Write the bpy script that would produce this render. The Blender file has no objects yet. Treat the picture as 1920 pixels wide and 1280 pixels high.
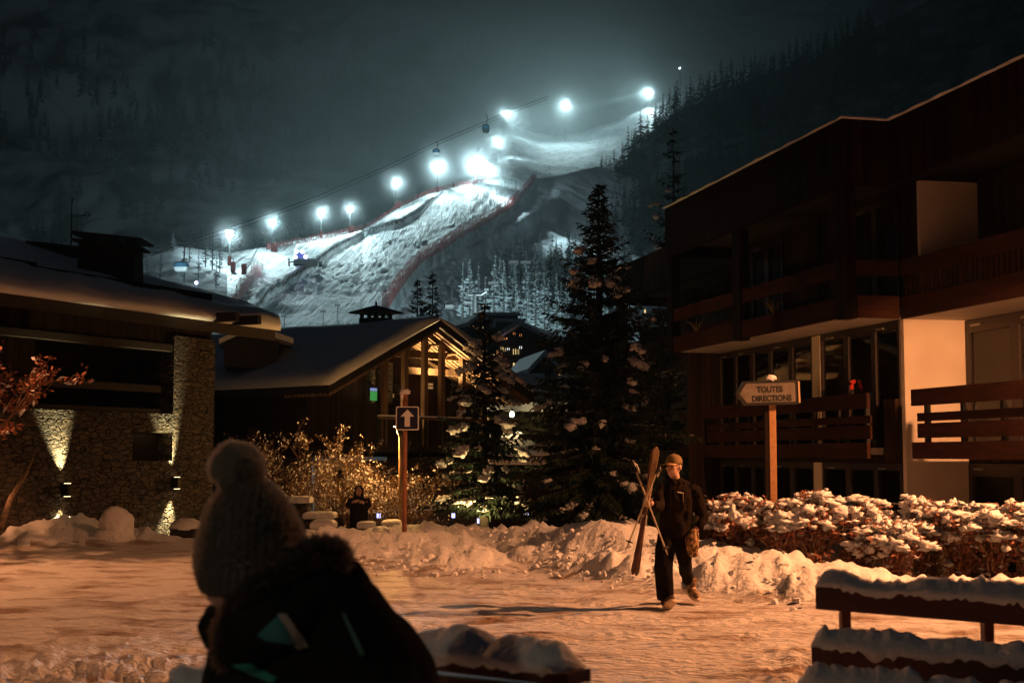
import bpy, math, random
from mathutils import Vector, Matrix, noise
SC = bpy.context.scene
PI = math.pi
# ------------------------------------------------------------------ camera
F = 2667.0                      # focal length in photo pixels (50 mm lens, 1920 px wide photo)
TH = math.atan(210 / F)         # camera looks up 4.5 degrees
CAM = Vector((0, 0, 1.7))
cam_d = bpy.data.cameras.new('camera'); cam = bpy.data.objects.new('camera', cam_d)
SC.collection.objects.link(cam); SC.camera = cam
cam.location = CAM; cam.rotation_euler = (PI / 2 + TH, 0, 0)
cam_d.lens = 50; cam_d.sensor_width = 36; cam_d.clip_start = 0.1; cam_d.clip_end = 9000
cam_d.dof.use_dof = True; cam_d.dof.focus_distance = 28; cam_d.dof.aperture_fstop = 4.5
# ------------------------------------------------------------------ world: night, faint blue ambient
w = bpy.data.worlds.new('World'); SC.world = w; w.use_nodes = True
nt = w.node_tree; bgn = nt.nodes['Background']
skyn = nt.nodes.new('ShaderNodeTexSky'); skyn.sky_type = 'NISHITA'; skyn.sun_disc = False
skyn.sun_elevation = math.radians(-4.5); skyn.sun_rotation = math.radians(150); skyn.altitude = 1800
mx = nt.nodes.new('ShaderNodeMix'); mx.data_type = 'RGBA'; mx.inputs[0].default_value = 0.85
nt.links.new(skyn.outputs[0], mx.inputs[6]); mx.inputs[7].default_value = (0.036, 0.046, 0.060, 1)
nt.links.new(mx.outputs[2], bgn.inputs[0]); bgn.inputs[1].default_value = 0.15
# ------------------------------------------------------------------ exposure
SC.view_settings.view_transform = 'Standard'; SC.view_settings.look = 'None'
SC.view_settings.exposure = 0; SC.view_settings.gamma = 1
cy = SC.cycles
cy.use_denoising = True; cy.max_bounces = 5; cy.diffuse_bounces = 2; cy.glossy_bounces = 2
cy.transmission_bounces = 4; cy.transparent_max_bounces = 6; cy.volume_bounces = 0
cy.sample_clamp_indirect = 3; cy.caustics_reflective = False; cy.caustics_refractive = False
cy.use_light_tree = True; cy.use_adaptive_sampling = True; cy.adaptive_threshold = 0.02

# ------------------------------------------------------------------ helpers
def P(px, py, d):
    """photo pixel at distance d (metres along Y) -> world point"""
    a = (px - 960) / F; b = (640 - py) / F
    v = Vector((a, math.cos(TH) - math.sin(TH) * b, math.sin(TH) + math.cos(TH) * b))
    return CAM + v * (d / v.y)
def zat(px, py, d): return P(px, py, d).z
def lerp(a, b, t): return a + (b - a) * t
def interp(tab, x):
    if x <= tab[0][0]: return tab[0][1]
    for (x0, y0), (x1, y1) in zip(tab, tab[1:]):
        if x <= x1: return y0 + (y1 - y0) * (x - x0) / (x1 - x0)
    return tab[-1][1]
def sstep(a, b, x):
    t = max(0, min(1, (x - a) / (b - a))); return t * t * (3 - 2 * t)
def nz(x, y, z=0, s=1.0): return noise.noise(Vector((x * s, y * s, z * s)))
def fbm(x, y, z=0, o=4): return noise.fractal(Vector((x, y, z)), 1.0, 2.0, o)

def tag(o, label=None, cat=None, group=None, kind=None):
    if label: o['label'] = label
    if cat: o['category'] = cat
    if group: o['group'] = group
    if kind: o['kind'] = kind
    return o
def empty(name, loc=(0, 0, 0), rz=0, label=None, cat=None, group=None):
    o = bpy.data.objects.new(name, None); SC.collection.objects.link(o)
    o.location = loc; o.rotation_euler = (0, 0, rz); o.empty_display_size = 0.2
    return tag(o, label, cat, group)
def copy_tree(o, parent=None):
    c = o.copy(); SC.collection.objects.link(c)
    if parent: c.parent = parent
    for ch in o.children: copy_tree(ch, c)
    return c

class MB:
    """collects geometry, builds ONE mesh object"""
    def __init__(s): s.v = []; s.f = []; s.mi = []; s.M = Matrix.Identity(4); s.m = 0
    def add(s, vs, fs):
        b = len(s.v); s.v += [tuple(s.M @ Vector(v)) for v in vs]
        s.f += [tuple(b + i for i in f) for f in fs]; s.mi += [s.m] * len(fs); return s
    def box(s, x0, x1, y0, y1, z0, z1):
        vs = [(x0, y0, z0), (x1, y0, z0), (x1, y1, z0), (x0, y1, z0), (x0, y0, z1), (x1, y0, z1), (x1, y1, z1), (x0, y1, z1)]
        return s.add(vs, [(0, 3, 2, 1), (4, 5, 6, 7), (0, 1, 5, 4), (1, 2, 6, 5), (2, 3, 7, 6), (3, 0, 4, 7)])
    def tube(s, pts, r, n=8, cap=True):
        pts = [Vector(p) for p in pts]; rs = r if isinstance(r, (list, tuple)) else [r] * len(pts)
        vs = []; k = len(pts); t0 = (pts[1] - pts[0]).normalized()
        a = t0.orthogonal().normalized()
        for i, p in enumerate(pts):
            t = (pts[min(i + 1, k - 1)] - pts[max(i - 1, 0)]).normalized()
            a = (a - t * a.dot(t)).normalized(); b = t.cross(a)
            for j in range(n):
                q = 2 * PI * j / n; vs.append(tuple(p + (a * math.cos(q) + b * math.sin(q)) * rs[i]))
        fs = [(i * n + j, i * n + (j + 1) % n, (i + 1) * n + (j + 1) % n, (i + 1) * n + j) for i in range(k - 1) for j in range(n)]
        if cap: fs += [tuple(range(n))[::-1], tuple((k - 1) * n + j for j in range(n))]
        return s.add(vs, fs)
    def rings(s, rings, cap=True):
        """list of equal-length closed rings of points"""
        n = len(rings[0]); vs = [tuple(p) for r in rings for p in r]; k = len(rings)
        fs = [(i * n + j, i * n + (j + 1) % n, (i + 1) * n + (j + 1) % n, (i + 1) * n + j) for i in range(k - 1) for j in range(n)]
        if cap: fs += [tuple(range(n))[::-1], tuple((k - 1) * n + j for j in range(n))]
        return s.add(vs, fs)
    def prism(s, poly, h):
        """poly: list of 3D points (planar), extruded by vector h"""
        h = Vector(h); n = len(poly); vs = [tuple(p) for p in poly] + [tuple(Vector(p) + h) for p in poly]
        return s.add(vs, [tuple(range(n))[::-1], tuple(range(n, 2 * n))] + [(i, (i + 1) % n, n + (i + 1) % n, n + i) for i in range(n)])
    def ball(s, c, r, seg=10, rg=7, wob=0, seed=0, flat=1.0):
        c = Vector(c); rr = r if isinstance(r, (tuple, list)) else (r, r, r)
        vs = []; fs = []
        for i in range(rg + 1):
            ph = PI * i / rg
            for j in range(seg):
                q = 2 * PI * j / seg
                d = Vector((math.sin(ph) * math.cos(q), math.sin(ph) * math.sin(q), math.cos(ph)))
                k = 1 + (wob * noise.noise(d * 1.7 + Vector((seed * 3.1, seed * 1.7, c.x))) if wob else 0)
                z = d.z * rr[2] * (flat if d.z < 0 else 1)
                vs.append(tuple(c + Vector((d.x * rr[0], d.y * rr[1], z)) * k))
        fs = [(i * seg + j, (i + 1) * seg + j, (i + 1) * seg + (j + 1) % seg, i * seg + (j + 1) % seg) for i in range(rg) for j in range(seg)]
        return s.add(vs, fs)
    def data(s, name, mats, smooth=False):
        me = bpy.data.meshes.new(name); me.from_pydata(s.v, [], s.f)
        mats = mats if isinstance(mats, (list, tuple)) else [mats]
        for m in mats: me.materials.append(m)
        if len(mats) > 1: me.polygons.foreach_set('material_index', s.mi)
        if smooth: me.polygons.foreach_set('use_smooth', [True] * len(me.polygons))
        me.update(); return me
    def build(s, name, mats, parent=None, smooth=False, **kw):
        o = bpy.data.objects.new(name, s.data(name, mats, smooth)); SC.collection.objects.link(o)
        if parent: o.parent = parent
        if kw: tag(o, **kw)
        return o
def bevel(o, wd=0.01, seg=2):
    m = o.modifiers.new('bevel', 'BEVEL'); m.width = wd; m.segments = seg; m.limit_method = 'ANGLE'; return o
def gridmesh(name, nu, nv, fn, mat, **kw):
    vs = [tuple(fn(i, j)) for j in range(nv) for i in range(nu)]
    fs = [(j * nu + i, j * nu + i + 1, (j + 1) * nu + i + 1, (j + 1) * nu + i) for j in range(nv - 1) for i in range(nu - 1)]
    b = MB(); b.add(vs, fs); return b.build(name, mat, smooth=True, **kw)

# ------------------------------------------------------------------ materials
def mat(name, col=(.5, .5, .5), rough=.7, metal=0, var=0, scale=5, bump=0, bscale=None, stretch=(1, 1, 1),
        col2=None, emit=None, estr=0, det=4, spec=.5, sss=0, bdist=.02, thr=None, objspace=True):
    m = bpy.data.materials.new(name); m.use_nodes = True; n = m.node_tree; N = n.nodes; L = n.links
    b = N['Principled BSDF']; b.inputs['Base Color'].default_value = (*col, 1); b.inputs['Roughness'].default_value = rough
    b.inputs['Metallic'].default_value = metal; b.inputs['Specular IOR Level'].default_value = spec
    if emit: b.inputs['Emission Color'].default_value = (*emit, 1); b.inputs['Emission Strength'].default_value = estr
    if sss: b.inputs['Subsurface Weight'].default_value = sss; b.inputs['Subsurface Radius'].default_value = (.05, .05, .06)
    if col2 or bump:
        tc = N.new('ShaderNodeTexCoord'); mp = N.new('ShaderNodeMapping'); mp.inputs['Scale'].default_value = stretch
        L.new(tc.outputs['Object' if objspace else 'Generated'], mp.inputs['Vector'])
    if col2:
        t = N.new('ShaderNodeTexNoise'); t.inputs['Scale'].default_value = scale; t.inputs['Detail'].default_value = det
        L.new(mp.outputs[0], t.inputs['Vector']); r = N.new('ShaderNodeValToRGB')
        a, c = thr or (.35, .65); r.color_ramp.elements[0].position = a; r.color_ramp.elements[1].position = c
        r.color_ramp.elements[0].color = (*col, 1); r.color_ramp.elements[1].color = (*col2, 1)
        L.new(t.outputs['Fac'], r.inputs[0]); L.new(r.outputs[0], b.inputs['Base Color'])
    if bump:
        t2 = N.new('ShaderNodeTexNoise'); t2.inputs['Scale'].default_value = bscale or scale; t2.inputs['Detail'].default_value = 6
        L.new(mp.outputs[0], t2.inputs['Vector']); bp = N.new('ShaderNodeBump'); bp.inputs['Strength'].default_value = bump
        bp.inputs['Distance'].default_value = bdist; L.new(t2.outputs['Fac'], bp.inputs['Height']); L.new(bp.outputs[0], b.inputs['Normal'])
    return m
def emis(name, col, s):
    m = bpy.data.materials.new(name); m.use_nodes = True; n = m.node_tree
    n.nodes.remove(n.nodes['Principled BSDF']); e = n.nodes.new('ShaderNodeEmission')
    e.inputs[0].default_value = (*col, 1); e.inputs[1].default_value = s; n.links.new(e.outputs[0], n.nodes['Material Output'].inputs[0]); return m
def lamp(name, typ, loc, power, col, parent=None, r=.1, target=None, angle=60, blend=.5):
    l = bpy.data.lights.new(name, typ); l.energy = power; l.color = col
    l.shadow_soft_size = r
    if typ == 'SPOT': l.spot_size = math.radians(angle); l.spot_blend = blend
    o = bpy.data.objects.new(name, l); SC.collection.objects.link(o)
    if parent: o.parent = parent; loc = Vector(loc) - parent.location
    o.location = loc
    if target is not None:
        o.rotation_euler = (Vector(target) - (Vector(loc) + (parent.location if parent else Vector()))).to_track_quat('-Z', 'Y').to_euler()
    return o
SOD = (1.0, .375, .14)       # sodium street lamp
COOL = (.66, .95, 1.0)      # piste floodlight
WARM = (1.0, .62, .25)
# ================================================================== MOUNTAIN
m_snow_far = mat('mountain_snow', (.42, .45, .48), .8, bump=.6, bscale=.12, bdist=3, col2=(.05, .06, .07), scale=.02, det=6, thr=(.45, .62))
m_gully = mat('off_piste_snow', (.62, .66, .70), .8, bump=.5, bscale=.12, bdist=1.5)  # snow off the piste, one even colour
_d = P(590, 505, 250) - P(475, 590, 195); PANG = math.atan2(_d.y, _d.x) - PI / 2
def piste_mat():
    m = mat('piste_snow', (.78, .8, .82), .55); n = m.node_tree; N = n.nodes; L = n.links; b = N['Principled BSDF']
    tc = N.new('ShaderNodeTexCoord'); mp = N.new('ShaderNodeMapping'); mp.inputs['Rotation'].default_value = (0, 0, -PANG)
    mp.inputs['Scale'].default_value = (1.5, .025, .2); L.new(tc.outputs['Object'], mp.inputs[0])
    t = N.new('ShaderNodeTexNoise'); t.inputs['Scale'].default_value = 1; t.inputs['Detail'].default_value = 5; t.inputs['Distortion'].default_value = .6
    L.new(mp.outputs[0], t.inputs[0])
    mp2 = N.new('ShaderNodeMapping'); mp2.inputs['Scale'].default_value = (.16, .07, .1); mp2.inputs['Rotation'].default_value = (0, 0, -PANG); L.new(tc.outputs['Object'], mp2.inputs[0])
    t2 = N.new('ShaderNodeTexNoise'); t2.inputs['Scale'].default_value = 1; t2.inputs['Detail'].default_value = 8; t2.inputs['Distortion'].default_value = 1.2; L.new(mp2.outputs[0], t2.inputs[0])
    ad = N.new('ShaderNodeMath'); ad.operation = 'ADD'; L.new(t.outputs[0], ad.inputs[0]); L.new(t2.outputs[0], ad.inputs[1])
    bp = N.new('ShaderNodeBump'); bp.inputs['Strength'].default_value = 1; bp.inputs['Distance'].default_value = .75; L.new(ad.outputs[0], bp.inputs['Height'])
    L.new(bp.outputs[0], b.inputs['Normal'])
    r = N.new('ShaderNodeValToRGB'); r.color_ramp.elements[0].position = .36; r.color_ramp.elements[1].position = .56
    r.color_ramp.elements[0].color = (.24, .29, .31, 1); r.color_ramp.elements[1].color = (.60, .64, .65, 1)
    L.new(t2.outputs[0], r.inputs[0]); L.new(r.outputs[0], b.inputs['Base Color']); return m
m_piste = piste_mat()
CREST = [(-400, 560), (0, 520), (250, 490), (330, 462), (430, 474), (500, 463), (600, 441), (680, 430), (740, 393), (800, 365), (850, 348), (930, 337), (1000, 334), (1060, 326), (1120, 312), (1180, 330), (1300, 360), (1500, 420)]
CREST_D = [(-400, 300), (250, 300), (430, 330), (600, 385), (740, 440), (850, 490), (930, 530), (1000, 570), (1120, 640), (1500, 640)]
NET = [(1002, 334), (965, 376), (925, 405), (850, 445), (790, 486), (750, 532), (712, 580), (690, 640)]
NETY = sorted((y, x) for x, y in NET)
BERM = [(830, 362), (790, 400), (755, 422), (700, 438), (660, 455), (620, 478), (590, 505), (545, 535), (510, 562), (475, 590), (440, 625)]
BERMY = sorted((y, x) for x, y in BERM)
BOT = 690
def hill_pt(px, py, disp=True):
    ct = interp(CREST, px); cd = interp(CREST_D, px)
    t = max(0, (BOT - py) / (BOT - ct)); d0 = 150
    d = d0 + (cd - d0) * (t ** 1.15 if t < 1 else t)
    xn = interp(NETY, py); xb = interp(BERMY, py)
    d += 60 * sstep(0, 150, px - xn) * sstep(1.25, .5, t)
    p = P(px, py, d)
    if disp:
        w_ = 1 - sstep(.92, 1.0, t) * .85
        s = (px - xb) * d / F; inp = sstep(420, 470, px) * (1 - sstep(xn - 5, xn + 40, px))
        p.z += fbm(p.x * .025, p.y * .025) * .9 * w_
        ru = sstep(-.02, .3, fbm(s * .022, d * .012, 4, 3) + .12 * sstep(20, 45, s))      # where the snow is cut up
        rr = 1 - abs(fbm(s * .16 + .02 * d, d * .05, 7, 5)) * 2.2
        p.z += (rr * .3 + fbm(s * .6, d * .22, 3, 4) * .4) * ru * w_ * inp
        p.z += fbm(s * .45, d * .008, 11, 4) * .42 * (1 - ru * .5) * w_ * inp              # groomed lanes along the fall line
        p.z += fbm(p.x * .12, p.y * .09, 3) * .7 * (1 - inp) * w_
        if 355 < py < 660:
            p.z += 2.0 * (1 - sstep(-1.3, 1.3, px - xb)) * sstep(xb - 60, xb - 4, px) * w_ * sstep(355, 375, py)
        q = px - xn                                                                          # bank that drops to the gully
        p.z -= 3.0 * sstep(0, 14, q) * (1 - sstep(14, 80, q)) * w_
    return p
COLS = [-400 + 10 * i for i in range(82)] + [412 + 2 * i for i in range(320)] + [1052 + 6 * i for i in range(76)]
NR = 190
def hfn(i, j):
    px = COLS[i]; ct = interp(CREST, px)
    if j < NR - 6: return hill_pt(px, lerp(BOT, ct, j / (NR - 7)))
    p = hill_pt(px, ct); k = j - (NR - 7); p.y += k * 18; p.z -= k * k * 1.3; return p
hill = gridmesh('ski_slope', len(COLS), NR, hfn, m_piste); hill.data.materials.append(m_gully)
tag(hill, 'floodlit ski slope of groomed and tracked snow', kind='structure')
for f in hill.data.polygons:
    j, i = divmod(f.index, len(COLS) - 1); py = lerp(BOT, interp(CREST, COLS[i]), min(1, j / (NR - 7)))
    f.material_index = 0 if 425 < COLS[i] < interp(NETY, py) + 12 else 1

UP_T = [(780, 380), (850, 335), (895, 285), (935, 232), (960, 232), (1000, 250), (1040, 258), (1090, 250), (1150, 225), (1215, 188), (1300, 160), (1420, 150)]
def upper_pt(px, t):
    d = lerp(600, 1020, t ** .9) + (px - 1000) * .15; py = lerp(395, interp(UP_T, px), t)
    p = P(px, py, d); p.z += fbm(p.x * .015, p.y * .015) * 2.5 + fbm(p.x * .06, p.y * .03) * 1.3 * min(1, t * 4); return p
def ufn(i, j):
    px = 780 + i * 4
    if j < 60: return upper_pt(px, j / 59)
    p = upper_pt(px, 1); k = j - 59; p.y += k * 30; p.z -= k * k * 3; return p
o = gridmesh('upper_slope', 161, 65, ufn, m_piste); tag(o, 'foggy upper ski slope', kind='structure')

FOR_T = [(1000, 480), (1050, 425), (1100, 370), (1150, 325), (1180, 300), (1215, 262), (1260, 222), (1320, 190), (1400, 160), (1500, 125), (1600, 75), (1750, 0), (2000, -120), (2600, -300)]
def forest_pt(px, t, disp=True):
    py = lerp(640, interp(FOR_T, px), t); d = lerp(330, 720, t ** 1.1) + (px - 1200) * .03 - 60 * sstep(1150, 1000, px)
    p = P(px, py, d); p.z += fbm(p.x * .02, p.y * .02, 5) * 4; return p
def ffn(i, j):
    px = 1000 + i * 10
    if j < 40: return forest_pt(px, j / 39)
    p = forest_pt(px, 1); k = j - 39; p.y += k * 25; p.z -= k * k * 3; return p
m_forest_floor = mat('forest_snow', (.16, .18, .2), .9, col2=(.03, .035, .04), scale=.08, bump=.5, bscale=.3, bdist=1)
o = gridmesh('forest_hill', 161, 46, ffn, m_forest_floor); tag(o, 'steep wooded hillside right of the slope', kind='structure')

def mtn_pt(px, t):
    d = lerp(900, 1900, t); py = lerp(600, -420, t ** .95); p = P(px, py, d)
    k = fbm(p.x * .004, p.y * .004, 2, 6); p.z += k * 45 * sstep(0, .3, t); p.y += fbm(p.x * .006, p.z * .006, 8) * 60; return p
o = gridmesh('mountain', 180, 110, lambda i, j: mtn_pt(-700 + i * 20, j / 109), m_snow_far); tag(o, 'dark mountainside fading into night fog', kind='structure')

# ---------------------------------------------------------------- haze and fog
def volmat(name, dens, col, an=0.2, noise_s=None, nlo=.4, nhi=.7):
    m = bpy.data.materials.new(name); m.use_nodes = True; n = m.node_tree; n.nodes.remove(n.nodes['Principled BSDF'])
    v = n.nodes.new('ShaderNodeVolumePrincipled'); v.inputs['Color'].default_value = (*col, 1); v.inputs['Density'].default_value = dens
    v.inputs['Anisotropy'].default_value = an; n.links.new(v.outputs[0], n.nodes['Material Output'].inputs['Volume'])
    return m, n, v
HZ, _, _ = volmat('haze_air', .00017, (.8, .93, .95), .7)
b = MB(); b.box(-1500, 1500, -60, 2500, -8, 950); o = b.build('haze', HZ); tag(o, 'thin night haze filling the valley', kind='stuff')
# ================================================================== PISTE FLOODLIGHTS
m_steel = mat('galvanised_steel', (.25, .27, .28), .45, .8)
m_redpad = mat('red_padding', (.16, .025, .025), .7)
m_flood = emis('flood_glass', (.8, 1, 1), 60)
FL = [  # lamp px,py  base py  power point, spot power, target px,py
 (430, 443, 497, 1.0, 1.0, (520, 560)), (511, 421, 472, 1.0, 1.2, (600, 540)), (602, 403, 446, 1.0, 1.5, (690, 520)),
 (656, 395, 438, 1.0, 1.5, (760, 490)), (741, 345, 392, 1.2, 1.8, (830, 430)), (820, 315, 360, 1.5, 2.0, (880, 400)),
 (888, 310, 347, 3.8, 1.7, (930, 370)), (931, 269, 300, 5.0, 1.6, (1040, 300)), (943, 213, 250, 4.0, 5.0, (1080, 280)),
 (1060, 198, 262, 5.0, 7.0, (1020, 300)), (1220, 174, 200, 2.0, 8.0, (1000, 290))]
U1 = 4200.0; U2 = 3900.0
for i, (px, py, by, k1, k2, tg) in enumerate(FL):
    if i < 7: base = hill_pt(px, max(by, interp(CREST, px) + 1)); tp = hill_pt(*tg)
    else:
        up = upper_pt; base = min((up(px, q / 30) for q in range(31)), key=lambda p: abs(p.z - zat(px, by, p.y)))
        tp = min((up(tg[0], q / 30) for q in range(31)), key=lambda p: abs(p.z - zat(tg[0], tg[1], p.y)))
    top = P(px, py, base.y); h = top.z - base.z
    lab = ['leftmost floodlight on the ski slope, above the hanging cabin', 'second floodlight from the left along the slope edge', 'third floodlight from the left along the slope edge',
           'fourth floodlight from the left, beside the previous one', 'tall floodlight with a red padded foot at the slope edge', 'floodlight below the small grey gondola cabin',
           'largest and brightest floodlight, on the crest of the slope', 'big floodlight above the crest light', 'floodlight beside the upper dark gondola cabin', 'lone floodlight high in the fog over the upper slope',
           'farthest floodlight, beaming left from the forest edge'][i]
    r = empty('floodlight', base, 0, lab, 'floodlight', 'floodlights along the ski slope')
    b = MB(); b.tube([(0, 0, -1), (0, 0, h)], [.22, .14], 8); b.build('mast', m_steel, r)
    b = MB(); b.tube([(0, 0, -.3), (0, 0, 2.0)], .4, 10); b.build('padding', m_redpad, r)
    b = MB(); b.box(-.6, .6, -.1, .1, h - .1, h + .1); b.build('crossbar', m_steel, r)
    for q, z in ((-.35, 0), (.35, 0), (-.35, .7), (.35, .7)):
        b = MB(); b.box(q - .27, q + .27, -.5, -.15, h - .15 + z, h + .4 + z); b.build('lamp_head', m_flood, r)
    lamp('flood_lamp', 'POINT', top + Vector((0, -1.2, .3)), U1 * k1, COOL, r, r=.6)
    lamp('flood_beam', 'SPOT', top + Vector((.3, -1.2, .8)), U2 * k2 * (4 if i < 7 else 11), COOL, r, r=.5, target=tp, angle=110, blend=.8)
    if i == 10: lamp('flood_beam', 'SPOT', top + Vector((-1, -1, .5)), 2.4e6, COOL, r, r=.4, target=P(955, 235, base.y - 60), angle=9, blend=.9)
    if i in (2, 5): lamp('added_fill_spot', 'SPOT', top + Vector((0, 1.5, 1.2)), 8e5, COOL, r, r=.5, target=mtn_pt(250 if i == 2 else 620, .22), angle=44, blend=1)  # unseen spots added to brighten the far mountainside
    if i == 6: lamp('added_fill_spot', 'SPOT', top + Vector((1.5, -1, 2)), 4.5e5, COOL, r, r=.5, target=forest_pt(1140, .35), angle=40, blend=1)  # unseen spot added to brighten the wooded hillside
    if i == 6: lamp('flood_beam', 'SPOT', top + Vector((1.5, 1.5, 1.5)), 2.2e5, COOL, r, r=.5, target=upper_pt(1010, .35), angle=85, blend=1)  # extra beam added to brighten the lower part of the upper slope
# unseen masts added behind the chalets to light slope foot and larches
for px, py, d, k, tg, an, lab in [(380, 610, 150, 16, (560, 500), 50, 'floodlight added unseen behind the stone chalet roof to light the foot of the slope'), (690, 650, 150, 50, (690, 490), 50, 'floodlight added unseen behind the timber chalet roof'),
                              (1010, 660, 160, 120, (1030, 500), 64, 'floodlight added unseen among the far chalets to light the larches')]:
    top = P(px, py, d); r = empty('floodlight', (top.x, top.y, 0), 0, lab, 'floodlight', 'floodlights along the ski slope'); h = top.z  # added unseen mast, named like the slope floodlights
    b = MB(); b.tube([(0, 0, -1), (0, 0, h)], [.22, .14], 8); b.build('mast', m_steel, r)
    b = MB(); b.box(-.5, .5, -.5, -.15, h - .2, h + .6); b.build('lamp_head', m_steel, r)
    lamp('flood_beam', 'SPOT', top + Vector((0, .9, .3)), U2 * k, COOL, r, r=.4, target=hill_pt(*tg), angle=an, blend=.9)
# dense fog drifting over the upper slope, lit by its lamps
m, n, v = volmat('upper_fog', 1, (.85, .95, .95), .1)
tc = n.nodes.new('ShaderNodeTexCoord'); ln = n.nodes.new('ShaderNodeVectorMath'); ln.operation = 'LENGTH'; n.links.new(tc.outputs['Object'], ln.inputs[0])
mr = n.nodes.new('ShaderNodeMapRange'); mr.inputs[1].default_value = 1; mr.inputs[2].default_value = 0; mr.inputs[3].default_value = 0; mr.inputs[4].default_value = 1; mr.interpolation_type = 'SMOOTHSTEP'
n.links.new(ln.outputs['Value'], mr.inputs[0]); t = n.nodes.new('ShaderNodeTexNoise'); t.inputs['Scale'].default_value = 2.2; t.inputs['Detail'].default_value = 3; n.links.new(tc.outputs['Object'], t.inputs[0])
a = n.nodes.new('ShaderNodeMath'); a.operation = 'MULTIPLY'; n.links.new(mr.outputs[0], a.inputs[0]); m4 = n.nodes.new('ShaderNodeMapRange'); m4.inputs[1].default_value = .36; m4.inputs[2].default_value = .66; m4.inputs[3].default_value = .15; n.links.new(t.outputs[0], m4.inputs[0]); n.links.new(m4.outputs[0], a.inputs[1])
c = n.nodes.new('ShaderNodeMath'); c.operation = 'MULTIPLY'; c.inputs[1].default_value = .012; n.links.new(a.outputs[0], c.inputs[0]); n.links.new(c.outputs[0], v.inputs['Density'])
b = MB(); b.ball((0, 0, 0), 1, 24, 14); o = b.build('fog', m, smooth=True); o.location = P(1010, 185, 960); o.scale = (300, 370, 170); tag(o, 'glowing fog bank over the upper ski slope', kind='stuff')
# added volume balls that imitate glare halos round the floodlights
m, n, v = volmat('halo_volume', 1, (.9, .97, 1), .2); tc = n.nodes.new('ShaderNodeTexCoord'); ln = n.nodes.new('ShaderNodeVectorMath'); ln.operation = 'LENGTH'; n.links.new(tc.outputs['Object'], ln.inputs[0])
mr = n.nodes.new('ShaderNodeMapRange'); mr.inputs[1].default_value = 1; mr.inputs[2].default_value = 0; mr.inputs[3].default_value = 0; mr.inputs[4].default_value = 1; n.links.new(ln.outputs['Value'], mr.inputs[0])
p2 = n.nodes.new('ShaderNodeMath'); p2.operation = 'POWER'; p2.inputs[1].default_value = 2; n.links.new(mr.outputs[0], p2.inputs[0]); c = n.nodes.new('ShaderNodeMath'); c.operation = 'MULTIPLY'; c.inputs[1].default_value = .035; n.links.new(p2.outputs[0], c.inputs[0]); n.links.new(c.outputs[0], v.inputs['Density'])
b = MB(); b.ball((0, 0, 0), 1, 16, 10); mme = b.data('halo', m, True)
for (px, py, by, k1, k2, tg), R in zip(FL, (6.5, 6.5, 7, 7, 9, 12, 24, 22, 22, 26, 16)):
    base = [o for o in SC.objects if o.name.startswith('floodlight') and o.parent is None][FL.index((px, py, by, k1, k2, tg))]
    o = bpy.data.objects.new('halo', mme); SC.collection.objects.link(o); o.location = P(px, py, base.location.y); o.scale = (R, R, R); tag(o, 'added volume ball imitating the glare halo round a floodlight', kind='stuff', group='added halos round the floodlights')
# ================================================================== NEAR GROUND
def snowmat(name, col=(.8, .81, .83), col2=None, bump=.5, bscale=9, bdist=.04, rough=.6, stretch=(1, 1, 1), scale=.6, thr=(.5, .72)):
    m = mat(name, col, rough, col2=col2 or col, scale=scale, bump=bump, bscale=bscale, bdist=bdist, stretch=stretch, thr=thr, det=8, spec=.35)
    return m
m_snow = snowmat('snow', bump=.9, bscale=11, bdist=.045)
m_roofsnow = snowmat('roof_snow', (.72, .76, .82), bump=.25, bscale=3, bdist=.05)
m_road = snowmat('packed_snow_road', (.70, .68, .68), (.26, .17, .11), bump=1, bscale=13, bdist=.1, rough=.42, stretch=(.55, 1.3, 1), scale=2.2, thr=(.48, .68))
def ridge(pts):
    return [(P(x, y, d), w_) for x, y, d, w_ in pts]
RID = [
 ridge([(-300, 950, 28, 2.6), (0, 958, 28, 2.6), (60, 965, 28, 2.4), (130, 976, 27.6, 2.2), (190, 990, 27.4, 1.8), (260, 1002, 27.2, 1.5), (330, 1010, 27, 1.2), (420, 1018, 27, 1)]),
 ridge([(520, 1024, 25.5, 1.2), (620, 1008, 25, 1.6), (700, 1004, 24.5, 1.8), (765, 1003, 24, 2), (815, 1016, 22.8, 1.7), (860, 1042, 21.2, 1.3), (900, 1068, 20.2, .9)]),
 ridge([(560, 1045, 23, .8), (640, 1042, 22.6, .9), (740, 1050, 21.8, .8), (830, 1066, 20.6, .6)]),
 ridge([(740, 994, 31, 1.8), (800, 988, 29, 1.7), (880, 992, 27, 1.4), (960, 991, 25, 1.5), (1040, 991, 23.5, 1.5), (1110, 986, 22.3, 1.6), (1160, 983, 21.6, 1.7), (1215, 996, 20.8, 1.5), (1290, 1018, 20, 1.5), (1340, 1020, 19.4, 1.4)]),
 ridge([(1000, 1022, 22.4, .7), (1100, 1040, 20.6, .8), (1190, 1062, 19.2, .9), (1290, 1070, 18.4, .9), (1360, 1075, 18, 1)]),
 ridge([(1370, 1058, 18.2, 1.0), (1405, 1040, 18, 1.2), (1450, 1037, 17.8, 1.3), (1500, 1058, 17.4, 1.2), (1545, 1068, 17, 1.1), (1600, 1075, 17, .9), (1700, 1080, 17.2, .9), (1900, 1090, 17, 1), (2300, 1100, 16, 1)]),
]
def base_z(x, y):
    z = -1.0 * sstep(27, 38, y)
    px = x / max(y, .1) * F + 960
    if px > 1330: z = min(z, -1.0 * sstep(19.5, 23, y))       # sunken garden in front of the apartments
    if y > 60: z += (y - 60) * .035
    return z
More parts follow.
